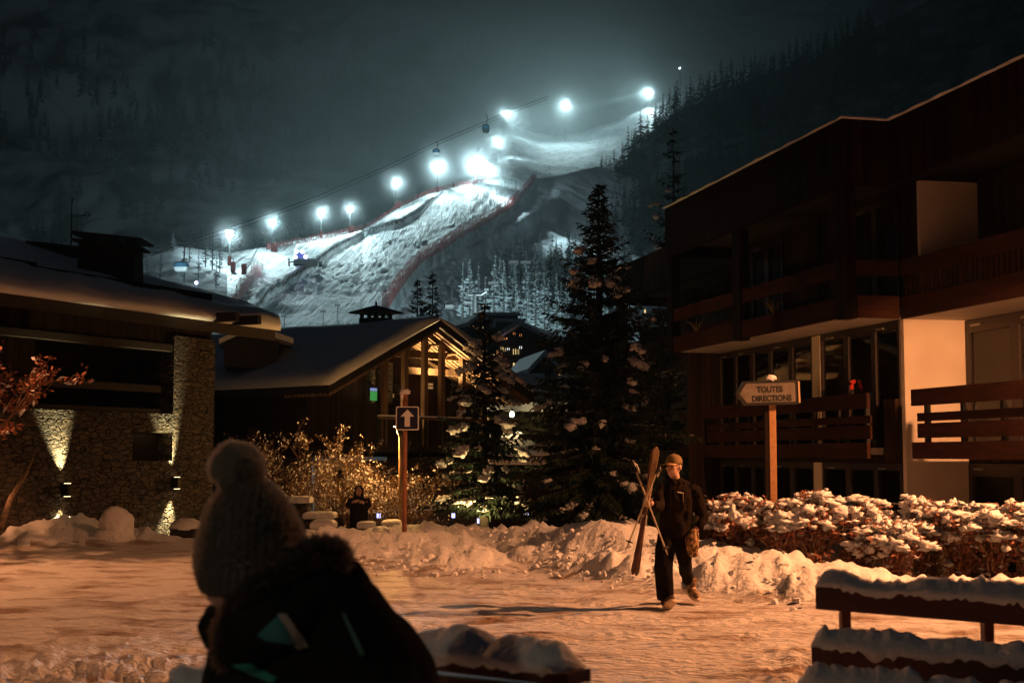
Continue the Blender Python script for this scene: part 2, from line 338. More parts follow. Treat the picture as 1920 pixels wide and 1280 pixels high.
def ground_z(x, y, fine=True):
    z = base_z(x, y); hmax = 0
    for r in RID:
        for (a, wa), (b, wb) in zip(r, r[1:]):
            dx = b.x - a.x; dy = b.y - a.y; q = ((x - a.x) * dx + (y - a.y) * dy) / (dx * dx + dy * dy); q = max(0, min(1, q))
            dd = math.hypot(x - a.x - q * dx, y - a.y - q * dy); w_ = lerp(wa, wb, q)
            if dd < w_ * 1.6:
                if fine: dd *= 1 + .22 * nz(x, y, 0, .6) + .05 * nz(x, y, 5, 3.1)
                h = lerp(a.z, b.z, q); k = 1 - sstep(.12 * w_, w_, dd)
                hmax = max(hmax, (h - z) * k)
    z += hmax
    if fine:
        m = sstep(.03, .2, hmax)
        z += m * (fbm(x * 1.1, y * 1.1, 1, 4) * .12 + max(0, fbm(x * 3.2, y * 3.2, 4, 3)) * .16 * (1 - sstep(.35, .7, hmax)) + fbm(x * 7, y * 7, 8, 3) * .035 + max(0, fbm(x * 3.4, y * 3.4, 12, 3) + .05) * .13 * sstep(.02, .1, hmax) * (1 - sstep(.16, .36, hmax)))
        if y < 30 and m < 1:
            rut = 0
            for yr, am in ((11.6 + .05 * x, .05), (13.1 + .06 * x, .05), (14.5 + .1 * x, .035), (16.9 - .12 * x, .05), (18.1 - .13 * x, .05), (21.2 + .02 * x, .03)):
                q = (y - yr + .25 * nz(x, yr, 4, .35)) / .17; rut += am * (math.exp(-q * q) - .45 * math.exp(-(abs(q) - 1.6) ** 2 * 2)) * (.6 + .8 * nz(x, yr, 2, 1.1))
            z += (1 - m) * (-rut + fbm(x * .45, y * 1.8, 2, 5) * .05 + fbm(x * 2.2, y * 5.5, 6, 4) * .028)
            px = x / max(y, .1) * F + 960
            c = sstep(13.4, 10.8, y + nz(x, y, 3, .5) * 1.2) * (sstep(560, 250, px) + sstep(1330, 1520, px) * .8)
            if c > 0: z += c * (1 - abs(fbm(x * 2.6, y * 2.6, 9, 5)) * 3) * .09
    return z
gx = [-1400 + 30 * i for i in range(40)] + [-200 + 6 * i for i in range(390)] + [2140 + 30 * i for i in range(30)]
gd = []; d = 2.0
while d < 135: gd.append(d); d *= (1.011 if 9 < d < 31 else 1.06)
m_ground = [m_road, m_snow]
def gfn(i, j):
    y = gd[j]; x = (gx[i] - 960) / F * y; return (x, y, ground_z(x, y))
g = gridmesh('ground', len(gx), len(gd), gfn, m_road); g.data.materials.append(m_snow); tag(g, 'trampled snow covering street and banks', kind='structure')
me = g.data
for f in me.polygons:
    c = f.center; f.material_index = 1 if (c.z > .1 or c.y > 27) else 0
# crumbs of ploughed snow along the bank feet
random.seed(5); b = MB()
for r in RID[1:]:
    for (a, wa), (c, wc) in zip(r, r[1:]):
        for k in range(int((c - a).length * 20)):
            q = random.random(); w_ = lerp(wa, wc, q); p = a.lerp(c, q); x = p.x + random.gauss(0, .3) * w_; y = p.y - w_ * random.uniform(.45, 1.25)
            s = random.choice([.018, .022, .03, .035, .05]); b.ball((x, y, ground_z(x, y, False) + s * .25), (s, s * .9, s * .8), 5, 3, 1.3, k)
b.build('snow_crumbs', m_snow, smooth=False, label='loose crumbs of ploughed snow at the foot of the banks', kind='stuff')
# rounded snow heaps by the stone chalet
def heap(px, py, d, rx, h, lab, post=False):
    p = P(px, py, d); zb = p.z - h
    r = empty('snow_heap', (p.x, p.y, zb), 0, lab, 'snow heap'); b = MB()
    b.ball((0, 0, h * .45), (rx, rx * .8, h * .55), 20, 12, .35, px); b.ball((0, 0, h * .1), (rx * 1.35, rx, h * .35), 16, 8, .3, px + 1)
    b.build('snow_cap', m_snow, r, smooth=True)
heap(218, 948, 26.6, .3, .62, 'tall rounded snow heap standing on the bank left of the hat')
# ================================================================== TREES
def spruce_meshes(name, H, R, levels, per, seed, twigs=16, droop=.35, snow=.25, trunk_r=.12, clear=.5, top_pow=.85, twl=.26, snowsz=.16):
    """detailed spruce: trunk, needle mesh, snow clumps (local coords, base at 0)"""
    rnd = random.Random(seed); T = MB(); N = MB(); S = MB()
    T.tube([(0, 0, -.4), (0, 0, H * .5), (0, 0, H)], [trunk_r, trunk_r * .6, .015], 8)
    for l in range(levels):
        q = l / (levels - 1); z = clear + (H * .98 - clear) * q; L = R * (1 - q) ** top_pow * rnd.uniform(.85, 1.1) + .08
        n = max(4, int(per * (1 - .45 * q)))
        for k in range(n):
            a = 2 * PI * (k + rnd.random() * .8) / n + l * 1.3; ln = L * rnd.uniform(.7, 1.15); ca, sa = math.cos(a), math.sin(a)
            zz = z + rnd.uniform(-.5, .5) * H / levels; up = lerp(.05, .55, q)
            pts = []
            for s in range(6):
                t = s / 5; rr = ln * t; pts.append(Vector((ca * rr, sa * rr, zz + up * rr - droop * ln * t ** 1.6 * (1 - q * .7) + .12 * ln * t ** 4)))
            T.tube(pts, [.022 * (1 - .8 * i / 5) * (trunk_r / .12) for i in range(6)], 3, False)
            nt_ = max(5, int(twigs * ln / R))
            for s in range(nt_):
                t = .12 + .88 * (s + rnd.random()) / nt_; ii = min(4, int(t * 5)); p = pts[ii].lerp(pts[ii + 1], t * 5 - ii)
                d0 = (pts[ii + 1] - pts[ii]).normalized(); side = Vector((-sa, ca, 0)) * (1 if s % 2 else -1)
                tl = twl * (1.15 - .6 * t) * rnd.uniform(.7, 1.3) * (.5 + .5 * ln / R)
                dr = (d0 * rnd.uniform(.5, .9) + side * rnd.uniform(.5, 1) + Vector((0, 0, rnd.uniform(-.9, -.1)))).normalized()
                wv = dr.cross(Vector((0, 0, 1))).normalized() * tl * .16; uv = Vector((0, 0, 1)) * tl * .14; e = p + dr * tl; m_ = p + dr * tl * .4
                N.add([p, m_ + wv, e, m_ - wv], [(0, 1, 2, 3)]); N.add([p, m_ + uv, e, m_ - uv], [(0, 1, 2, 3)])
                for h_ in range(2):
                    pp = p + dr * tl * rnd.uniform(.1, .8); hd = Vector((rnd.uniform(-.5, .5), rnd.uniform(-.5, .5), -1)).normalized() * tl * rnd.uniform(.3, .6)
                    hw = dr * tl * .09; N.add([pp - hw, pp + hw, pp + hd], [(0, 1, 2)])
            if rnd.random() < snow * .9:
                for s in range(int(nt_ * .9)):
                    t = .2 + .8 * rnd.random(); ii = min(4, int(t * 5)); p = pts[ii].lerp(pts[ii + 1], t * 5 - ii) + Vector((rnd.gauss(0, .05), rnd.gauss(0, .05), .035 + rnd.random() * .03)); a1 = Vector((rnd.gauss(0, 1), rnd.gauss(0, 1), rnd.gauss(0, .35))).normalized() * rnd.uniform(.015, .05) * (1 + R * .25); a2 = a1.cross(Vector((0, 0, 1))) * .55
                    S.add([p - a1, p + a2, p + a1 - Vector((0, 0, .02)), p - a2], [(0, 1, 2, 3)])
            if rnd.random() < snow and ln > .25 * R:
                t = rnd.uniform(.45, .95); ii = min(4, int(t * 5)); p = pts[ii].lerp(pts[ii + 1], t * 5 - ii); s = snowsz * rnd.uniform(.5, 1.3)
                for c in range(rnd.randint(3, 6)):
                    S.ball(p + Vector((ca * c * s * .4 + rnd.uniform(-.5, .5) * s, sa * c * s * .4 + rnd.uniform(-.5, .5) * s, s * .25 - c * s * .18)), (s * rnd.uniform(.4, .85), s * rnd.uniform(.4, .8), s * rnd.uniform(.3, .55)), 10, 7, 1.1, c + k + l * 7)
    return T, N, S
m_bark = mat('spruce_bark', (.05, .038, .028), .9, col2=(.03, .024, .02), scale=14, bump=.8, bscale=25, stretch=(1, 1, .3))
m_need = mat('spruce_needles', (.022, .036, .024), .85, spec=.2, col2=(.032, .055, .034), scale=3)
m_needfrost = mat('frosted_needles', (.035, .05, .045), .8, col2=(.24, .28, .3), scale=.9, thr=(.45, .7))
m_needdark = mat('dusted_needles', (.018, .026, .024), .85, col2=(.09, .11, .12), scale=.7, thr=(.5, .78))
def place_spruce(px, d, ztop_py, zb, R, lab, seed, **kw):
    top = P(px, ztop_py, d); H = top.z - zb; r = empty('spruce_tree', (top.x, top.y, zb), random.Random(seed).random() * 6, lab, 'spruce tree')
    T, N, S = spruce_meshes('s', H, R, seed=seed, **kw)
    T.build('trunk', m_bark, r, smooth=True); N.build('crown', m_need, r)
    if S.v: S.build('snow_clumps', m_snow, r, smooth=True)
    return r
place_spruce(1122, 31, 345, -.5, 2.35, 'tallest dark spruce with snow clumps, rising in the middle of the street', 3, levels=34, per=14, twigs=36, snow=.22, trunk_r=.17, clear=.3, droop=.42, twl=.36, snowsz=.13)
place_spruce(908, 33, 572, -.7, 1.35, 'smaller spruce with thick snow clumps and a lit bare trunk beside the timber chalet', 8, levels=18, per=12, twigs=24, snow=.42, trunk_r=.13, clear=1.25, droop=.3, twl=.28, snowsz=.13)
place_spruce(1236, 44, 560, -.9, 2.0, 'dark spruce between the tallest spruce and the wooden apartments', 12, levels=22, per=10, twigs=20, snow=.06, clear=.4, twl=.4)
place_spruce(1262, 56, 238, -.9, 2.6, 'thin dark spruce standing behind the corner of the wooden apartments', 14, levels=26, per=8, twigs=18, snow=.2, clear=2, twl=.45, top_pow=.8)
place_spruce(783, 74, 520, 1, 1.5, 'left spruce of the pair behind the timber chalet ridge', 15, levels=26, per=9, twigs=14, snow=.1, clear=3, twl=.4)
place_spruce(811, 76, 508, 1, 1.7, 'right spruce of the pair behind the timber chalet ridge', 16, levels=26, per=9, twigs=14, snow=.1, clear=3, twl=.4)
place_spruce(1030, 52, 640, -.9, 1.6, 'half hidden snowy spruce beside the tallest spruce', 18, levels=16, per=9, twigs=14, snow=.12, clear=.4, twl=.4)
# far conifers: shared meshes
def far_conifer(seed, H, R, larch=False):
    rnd = random.Random(seed); T = MB(); N = MB(); T.tube([(0, 0, -1.5), (0, 0, H)], [.22, .03], 5)
    lv = 17 if not larch else 22
    for l in range(lv):
        q = l / lv; z = H * (.1 + .9 * q); L = R * (1 - q) ** .75 * rnd.uniform(.6, 1.15) + .15
        if larch: L = R * (.35 + .65 * math.sin(PI * min(1, q * .9 + .25))) * (1 - q * .6) * rnd.uniform(.5, 1.2)
        z0 = z
        for k in range(7 if larch else 6):
            z = z0 + rnd.uniform(-.6, .6) * H / lv; a = rnd.random() * 2 * PI; ln = L * rnd.uniform(.4, 1.25); c, s = math.cos(a), math.sin(a); w_ = ln * (.1 if larch else .22)
            dz = -.25 * ln if not larch else .25 * ln
            p1 = (c * ln * .55 - s * w_, s * ln * .55 + c * w_, z + dz * .4 - .15 * ln); p2 = (c * ln * .55 + s * w_, s * ln * .55 - c * w_, z + dz * .4 - .15 * ln)
            tp = (c * ln, s * ln, z + dz)
            N.add([(0, 0, z + .2), p1, tp, p2], [(0, 1, 2), (0, 2, 3)])
            N.add([(c * ln * .3, s * ln * .3, z + .1), (c * ln * .9, s * ln * .9, z + dz - .3 * ln * .6), tp], [(0, 1, 2)])
    return T, N
m_frost = mat('hoar_frost_twigs', (.34, .38, .4), .9, col2=(.14, .17, .18), scale=.7)
protos = []
for k in range(5):
    T, N = far_conifer(k, 15, 2.6); protos.append((T.data('conifer_trunk', m_bark), N.data('conifer_crown', m_needdark)))
larch = []
for k in range(4):
    T, N = far_conifer(50 + k, 15, 1.9, True); larch.append((T.data('larch_trunk', m_bark), N.data('larch_crown', m_frost)))
def far_tree(pr, name, p, sc, rz, lab, cat, grp):
    r = empty(name, p, rz, lab, cat, grp); r.scale = (sc,) * 3
    for n, me_ in (('trunk', pr[0]), ('crown', pr[1])):
        o = bpy.data.objects.new(n, me_); SC.collection.objects.link(o); o.parent = r
rnd = random.Random(77); cand = []
ROOF = [(1000, 700), (1180, 500), (1255, 385), (1590, 212), (1695, 215), (1920, 110)]
for j in range(44):
    for i in range(70):
        px = 1035 + i * 10 + rnd.uniform(-5, 5); t = (j + rnd.random()) / 44; p = forest_pt(px, t)
        py = 850 - (p.z - 1.7) / p.y * F * 1.0
        if py > interp(ROOF, px) + 30 or px > 1640: continue
        if nz(p.x, p.y, 1, .02) < -.33 and t < .9: continue
        cand.append((p, t, px))
cand.sort(key=lambda c: -c[1]); near = cand[:]; rnd.shuffle(near)
sil = [c for c in cand if c[1] > .93][:90]; rest = [c for c in near if c not in sil]
ind = sil + rest[:205]; more = rest[205:]
for p, t, px in ind:
    far_tree(protos[rnd.randrange(5)], 'conifer_tree', p, rnd.uniform(.7, 1.25), rnd.random() * 6, 'snow dusted dark conifer on the steep wooded hillside', 'conifer tree', 'conifers on the steep wooded hillside')
def mass(name, pts, lab, mats, H=14):
    b = MB()
    T, N = far_conifer(9, H, 2.5)
    for p, s, a in pts:
        b.M = Matrix.Translation(p) @ Matrix.Rotation(a, 4, 'Z') @ Matrix.Scale(s, 4); b.add(N.v, N.f)
    return b.build(name, mats, label=lab, kind='stuff')
extra = [(p, rnd.uniform(.7, 1.2), rnd.random() * 6) for p, t, px in more[:500]]
for k in range(260):
    px = rnd.uniform(1640, 2500); p = forest_pt(px, rnd.uniform(.5, 1)); extra.append((p, rnd.uniform(.8, 1.3), rnd.random() * 6))
mass('forest', extra, 'dense dark conifer forest filling the hillside', m_needdark)
# larches at the foot of the wooded hill, lit from below
lar = []
for k in range(96):
    px = rnd.uniform(868, 1190); py = rnd.uniform(505, 640); 
    if px < 940 and py < 590: continue
    p = hill_pt(px, py); lar.append((p, px))
for p, px in lar:
    far_tree(larch[rnd.randrange(4)], 'larch_tree', p, rnd.uniform(.6, 1.05), rnd.random() * 6, 'bare frosted larch with a thin dark trunk at the foot of the slope', 'larch tree', 'frosted larches at the foot of the slope')
for px, py, s in [(385, 500, .55), (398, 508, .6), (412, 512, .5), (372, 520, .4), (355, 488, .4), (300, 520, .5), (275, 512, .45), (345, 540, .5), (405, 540, .45), (325, 470, .35)]:
    far_tree(larch[rnd.randrange(4)], 'larch_tree', hill_pt(px, py), s, rnd.random() * 6, 'small frosted larch standing left of the ski slope by the hanging cabin', 'larch tree', 'small larches left of the ski slope')
ex = []
for k in range(1500):
    px = rnd.uniform(-200, 1150); t = rnd.random() ** 1.2 * .5; p = mtn_pt(px, t)
    if fbm(p.x * .006, p.y * .006, 5) > -.08: ex.append((p, rnd.uniform(1.2, 2.3), rnd.random() * 6))
mass('far_forest', ex, 'patchy far forest on the dark mountainside', m_needfrost)
# ================================================================== BUILDING MATERIALS
def planks(name, c1, c2, axis='X', wdt=.14, rough=.7):
    m = mat(name, c1, rough, spec=.08); n = m.node_tree; N = n.nodes; L = n.links; b = N['Principled BSDF']
    tc = N.new('ShaderNodeTexCoord'); sx = N.new('ShaderNodeSeparateXYZ'); L.new(tc.outputs['Object'], sx.inputs[0])
    if axis == 'H': src = sx.outputs[2]
    else:
        a = N.new('ShaderNodeMath'); a.operation = 'ADD'; L.new(sx.outputs[0], a.inputs[0]); L.new(sx.outputs[1], a.inputs[1]); src = a.outputs[0]
    d = N.new('ShaderNodeMath'); d.operation = 'DIVIDE'; d.inputs[1].default_value = wdt; L.new(src, d.inputs[0])
    fl = N.new('ShaderNodeMath'); fl.operation = 'FLOOR'; L.new(d.outputs[0], fl.inputs[0]); fr = N.new('ShaderNodeMath'); fr.operation = 'FRACT'; L.new(d.outputs[0], fr.inputs[0])
    wn = N.new('ShaderNodeTexWhiteNoise'); wn.noise_dimensions = '1D'; L.new(fl.outputs[0], wn.inputs['W'])
    t = N.new('ShaderNodeTexNoise'); t.inputs['Scale'].default_value = 3; t.inputs['Detail'].default_value = 6
    mp = N.new('ShaderNodeMapping'); mp.inputs['Scale'].default_value = (1, 1, .15) if axis != 'H' else (.3, .3, 6); L.new(tc.outputs['Object'], mp.inputs[0]); L.new(mp.outputs[0], t.inputs[0])
    ad = N.new('ShaderNodeMath'); ad.operation = 'ADD'; L.new(wn.outputs[0], ad.inputs[0]); L.new(t.outputs[0], ad.inputs[1])
    r = N.new('ShaderNodeValToRGB'); r.color_ramp.elements[0].position = .35; r.color_ramp.elements[1].position = 1; r.color_ramp.elements[0].color = (*c1, 1); r.color_ramp.elements[1].color = (*c2, 1)
    hf = N.new('ShaderNodeMath'); hf.operation = 'MULTIPLY'; hf.inputs[1].default_value = .66; L.new(ad.outputs[0], hf.inputs[0]); L.new(hf.outputs[0], r.inputs[0]); L.new(r.outputs[0], b.inputs[0])
    pp = N.new('ShaderNodeMath'); pp.operation = 'PINGPONG'; pp.inputs[1].default_value = .5; L.new(fr.outputs[0], pp.inputs[0])
    mr = N.new('ShaderNodeMapRange'); mr.inputs[1].default_value = 0; mr.inputs[2].default_value = .1; L.new(pp.outputs[0], mr.inputs[0])
    bp = N.new('ShaderNodeBump'); bp.inputs['Strength'].default_value = 1; bp.inputs['Distance'].default_value = .015; L.new(mr.outputs[0], bp.inputs['Height']); L.new(bp.outputs[0], b.inputs['Normal'])
    return m
def stone_mat(name, c1=(.05, .042, .034), c2=(.10, .08, .058), sc=5.0):
    m = mat(name, c1, .85); n = m.node_tree; N = n.nodes; L = n.links; b = N['Principled BSDF']
    tc = N.new('ShaderNodeTexCoord'); mp = N.new('ShaderNodeMapping'); mp.inputs['Scale'].default_value = (.8, .8, 2.2); L.new(tc.outputs['Object'], mp.inputs[0])
    t0 = N.new('ShaderNodeTexNoise'); t0.inputs['Scale'].default_value = 2.5; L.new(mp.outputs[0], t0.inputs[0])
    mx_ = N.new('ShaderNodeMix'); mx_.data_type = 'RGBA'; mx_.blend_type = 'LINEAR_LIGHT'; mx_.inputs[0].default_value = .12; L.new(mp.outputs[0], mx_.inputs[6]); L.new(t0.outputs['Color'], mx_.inputs[7])
    v1 = N.new('ShaderNodeTexVoronoi'); v1.inputs['Scale'].default_value = sc; L.new(mx_.outputs[2], v1.inputs[0])
    v2 = N.new('ShaderNodeTexVoronoi'); v2.feature = 'DISTANCE_TO_EDGE'; v2.inputs['Scale'].default_value = sc; L.new(mx_.outputs[2], v2.inputs[0])
    mr = N.new('ShaderNodeMapRange'); mr.inputs[1].default_value = .01; mr.inputs[2].default_value = .1; L.new(v2.outputs[0], mr.inputs[0])
    sp = N.new('ShaderNodeSeparateColor'); L.new(v1.outputs['Color'], sp.inputs[0])
    r = N.new('ShaderNodeValToRGB'); r.color_ramp.elements[0].color = (*c1, 1); r.color_ramp.elements[1].color = (*c2, 1); L.new(sp.outputs[0], r.inputs[0])
    m2 = N.new('ShaderNodeMix'); m2.data_type = 'RGBA'; L.new(mr.outputs[0], m2.inputs[0]); m2.inputs[6].default_value = (.015, .013, .011, 1); L.new(r.outputs[0], m2.inputs[7]); L.new(m2.outputs[2], b.inputs[0])
    t = N.new('ShaderNodeTexNoise'); t.inputs['Scale'].default_value = 14; t.inputs['Detail'].default_value = 5; L.new(tc.outputs['Object'], t.inputs[0])
    ml = N.new('ShaderNodeMath'); ml.operation = 'MULTIPLY'; L.new(sp.outputs[1], ml.inputs[0]); L.new(mr.outputs[0], ml.inputs[1])
    ad = N.new('ShaderNodeMath'); ad.operation = 'ADD'; L.new(ml.outputs[0], ad.inputs[0]); L.new(mr.outputs[0], ad.inputs[1])
    a2 = N.new('ShaderNodeMath'); a2.operation = 'MULTIPLY_ADD'; a2.inputs[1].default_value = .5; L.new(t.outputs[0], a2.inputs[0]); L.new(ad.outputs[0], a2.inputs[2])
    bp = N.new('ShaderNodeBump'); bp.inputs['Strength'].default_value = 1; bp.inputs['Distance'].default_value = .11; L.new(a2.outputs[0], bp.inputs['Height']); L.new(bp.outputs[0], b.inputs['Normal'])
    return m
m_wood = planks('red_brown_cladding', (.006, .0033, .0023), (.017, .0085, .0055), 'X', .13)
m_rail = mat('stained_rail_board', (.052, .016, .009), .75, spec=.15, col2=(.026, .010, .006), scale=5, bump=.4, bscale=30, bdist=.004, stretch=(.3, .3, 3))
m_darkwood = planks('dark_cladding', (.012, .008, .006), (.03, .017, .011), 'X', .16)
m_timber = mat('old_timber', (.2, .12, .06), .8, col2=(.1, .06, .035), scale=6, bump=.6, bscale=18, bdist=.01, stretch=(1, 1, .15))
m_darktimber = mat('dark_timber', (.016, .011, .008), .8, col2=(.01, .007, .005), scale=6, bump=.5, bscale=18, bdist=.01)
m_stone = stone_mat('rubble_stone')
m_plaster = mat('cream_render', (.62, .56, .46), .85, col2=(.54, .48, .39), scale=1.2, bump=.35, bscale=60, bdist=.004)
m_soffit = mat('painted_soffit', (.5, .45, .38), .8, col2=(.42, .38, .32), scale=.8, bump=.2, bscale=40, bdist=.003)
m_frame = mat('dark_window_frame', (.02, .014, .012), .45)
m_curt = mat('net_curtain', (.8, .66, .52), .9)
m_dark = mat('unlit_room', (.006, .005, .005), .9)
m_metal = mat('grey_metal', (.3, .3, .3), .4, .8)
m_black = mat('black_metal', (.015, .015, .016), .5, .3)
def glass_mat():
    m = bpy.data.materials.new('window_glass'); m.use_nodes = True; n = m.node_tree; N = n.nodes; L = n.links; N.remove(N['Principled BSDF'])
    g = N.new('ShaderNodeBsdfGlossy'); g.inputs['Roughness'].default_value = .04; g.inputs[0].default_value = (.9, .9, .9, 1); t = N.new('ShaderNodeBsdfTransparent'); t.inputs[0].default_value = (.75, .75, .75, 1)
    f = N.new('ShaderNodeFresnel'); f.inputs[0].default_value = 1.45; mx_ = N.new('ShaderNodeMixShader'); L.new(f.outputs[0], mx_.inputs[0]); L.new(t.outputs[0], mx_.inputs[1]); L.new(g.outputs[0], mx_.inputs[2]); L.new(mx_.outputs[0], N['Material Output'].inputs[0]); return m
m_glass = glass_mat()
# ================================================================== WOODEN APARTMENT BUILDING (right)
# local frame: x = u along the facade toward the camera, y = v into the building, z up
AO = P(1590, 850, 27.7); AO.z = 0
MA = Matrix(((.2225, .975, 0, AO.x), (-.975, .2225, 0, AO.y), (0, 0, 1, 0), (0, 0, 0, 1)))
apt = empty('apartment_building', (AO.x, AO.y, -1), 0, 'large dark red brown wooden apartment building with balconies and a lit cream wall', 'apartment building')
MAL = Matrix.Translation((-AO.x, -AO.y, 1)) @ MA
def A(): b = MB(); b.M = MAL; return b
def abox(name, m, *bx, par=apt, lab=None):
    b = A()
    for q in bx: b.box(*q)
    o = b.build(name, m, par)
    if par is not apt: o.location = (0, 0, 0); o.matrix_parent_inverse = Matrix.Identity(4)
    if lab: o['label'] = lab
    return o
S_, T_, F0, F1 = 4.4, 8.3, 6.98, 1.7      # slab soffit, roof top, fascia bottom, first floor line
# roof slabs with fascia boards
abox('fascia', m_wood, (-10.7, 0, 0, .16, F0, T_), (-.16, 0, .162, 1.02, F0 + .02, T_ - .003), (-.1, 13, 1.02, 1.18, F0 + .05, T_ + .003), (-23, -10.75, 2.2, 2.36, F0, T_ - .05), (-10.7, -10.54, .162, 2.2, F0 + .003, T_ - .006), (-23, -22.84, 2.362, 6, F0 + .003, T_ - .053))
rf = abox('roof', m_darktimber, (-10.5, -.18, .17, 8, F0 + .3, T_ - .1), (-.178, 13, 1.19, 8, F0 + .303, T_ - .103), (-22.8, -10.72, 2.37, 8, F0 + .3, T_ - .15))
b = A()
def snow_edge(b, u0, u1, v0, v1, z, h=.06):
    n = int(max(abs(u1 - u0), 1) / .25); vs = []; r_ = []
    for i in range(n + 1):
        u = lerp(u0, u1, i / n); q = h * (1 + .9 * nz(u * 1.3, v0, 3)); e = .05 * nz(u * 2.2, v0, 9)
        r_.append([Vector((u, v1, z)), Vector((u, v1, z + q)), Vector((u, v0 + .06, z + q)), Vector((u, v0 - .02 + e, z + q * .7)), Vector((u, v0 - .02 + e, z + .01)), Vector((u, v0 + .1, z))])
    b.rings(r_)
snow_edge(b, -10.75, .02, -.02, 7.9, T_ + .002); snow_edge(b, .021, 13, 1.0, 7.9, T_ + .005); snow_edge(b, -23, -10.76, 2.34, 7.9, T_ - .045)
b.build('snow_cover', m_roofsnow, rf, smooth=True)
# floor slab of the upper storey (soffit seen from the street), pale underneath
abox('soffit', m_soffit, (-10.6, -.1, .1, 7.9, S_, S_ + .16), (-.098, 13, 1.28, 7.9, S_ + .002, S_ + .162), (-22.8, -10.62, 2.46, 7.9, S_ - .001, S_ + .158))
# posts
for u, v, wd in [(-.42, .002, .4), (-5.9, .002, .42), (-10.66, .002, .4)]:
    abox('post', m_wood, (u, u + wd, v + .01, v + .26, S_ - .06, F0 - .002))
abox('post', m_wood, (-22.95, -22.6, 2.37, 2.7, -1, F0 - .002)); abox('post', m_wood, (12.6, 12.9, 1.2, 1.5, S_, F0))
# upper balcony railings: boards with a dark gap between
def rail_boards(name, segs, m=m_rail):
    return abox(name, m, *segs)
for u0, u1 in ((-10.26, -5.9), (-5.48, -.42)):
    rail_boards('balcony_rail', [(u0, u1, .06, .12, 5.2, 5.52), (u0, u1, .05, .13, S_ - .03, 4.78)])
rail_boards('balcony_rail', [(-.09, -.03, .28, 1.17, 5.2, 5.5), (-.11, -.02, .28, 1.17, S_ - .04, 4.8)])
rail_boards('balcony_rail', [(.0, 13, 1.2, 1.26, 5.18, 5.5), (0, 13, 1.19, 1.27, S_ - .05, 4.78)])
b = A()
for k in range(76): b.box(.1 + k * .17, .2 + k * .17, 1.22, 1.245, 4.78, 5.18)
b.build('baluster_row', m_rail, apt)
rail_boards('balcony_rail', [(-22.6, -10.7, 2.4, 2.46, 5.2, 5.5), (-22.6, -10.7, 2.39, 2.47, S_ - .04, 4.78)])
# body walls
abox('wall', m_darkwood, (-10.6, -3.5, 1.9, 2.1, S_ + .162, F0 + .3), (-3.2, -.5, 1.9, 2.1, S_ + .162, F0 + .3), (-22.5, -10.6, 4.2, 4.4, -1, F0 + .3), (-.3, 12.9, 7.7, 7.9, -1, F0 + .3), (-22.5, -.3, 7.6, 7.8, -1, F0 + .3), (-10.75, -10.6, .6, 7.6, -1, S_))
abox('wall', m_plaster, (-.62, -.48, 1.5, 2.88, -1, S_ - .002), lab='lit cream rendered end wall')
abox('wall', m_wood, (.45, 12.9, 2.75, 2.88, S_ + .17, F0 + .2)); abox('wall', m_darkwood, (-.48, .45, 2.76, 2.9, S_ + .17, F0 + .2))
abox('partition', m_plaster, (.43, .55, 1.35, 2.6, S_ + .17, F0 + .04), lab='lit balcony partition wall')
abox('wall', m_stone, (-12.2, -10.8, 1.7, 2.1, -1, S_), lab='stone corner pier')
# window helper: frame ring + glass + curtain behind (facade plane v = const, glazing faces -v)
def curtain(b, u0, u1, v, z0, z1, amp=.03, seed=0):
    n = max(6, int((u1 - u0) / .025)); vs = []
    for i in range(n + 1):
        u = lerp(u0, u1, i / n); o_ = amp * math.sin(u * 46 + 2 * nz(u * 3, seed)) + .02 * nz(u * 9, seed, 2)
        vs += [(u, v + o_, z0), (u, v + o_ * .6, z1)]
    b.add(vs, [(2 * i, 2 * i + 2, 2 * i + 3, 2 * i + 1) for i in range(n)])
def window(u0, u1, z0, z1, v, mull=(), fw=.09, cur=((0, 1),), slot=True, seed=0):
    xs = [u0] + [u0 + (u1 - u0) * q for q in mull] + [u1]
    bx = [(u0, u1, v - .03, v + .07, z1 - fw * 1.6, z1), (u0, u1, v - .03, v + .07, z0, z0 + fw)]
    for i, x in enumerate(xs):
        w_ = fw * (1.0 if i in (0, len(xs) - 1) else 1.3); bx.append((max(u0, x - w_), min(u1, x + w_), v - .028, v + .068, z0 + fw, z1 - fw * 1.6))
    f = abox('window', m_frame, *bx)
    abox('pane', m_glass, (u0 + .05, u1 - .05, v + .015, v + .03, z0 + .05, z1 - .05), par=f)
    b = A()
    for a_, c_ in cur: curtain(b, lerp(u0, u1, a_) + .1, lerp(u0, u1, c_) - .05, v + .22, z0 + .05, z1 - .1, seed=seed + a_ * 7)
    b.build('curtain', m_curt, f)
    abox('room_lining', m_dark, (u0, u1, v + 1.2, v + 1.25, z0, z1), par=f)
    if slot: abox('vent_slot', m_metal, (u0 + (u1 - u0) * .12, u0 + (u1 - u0) * .12 + .34, v - .045, v - .031, z1 - .13, z1 - .09), par=f)
    return f
VA, VB = 1.5, 2.88
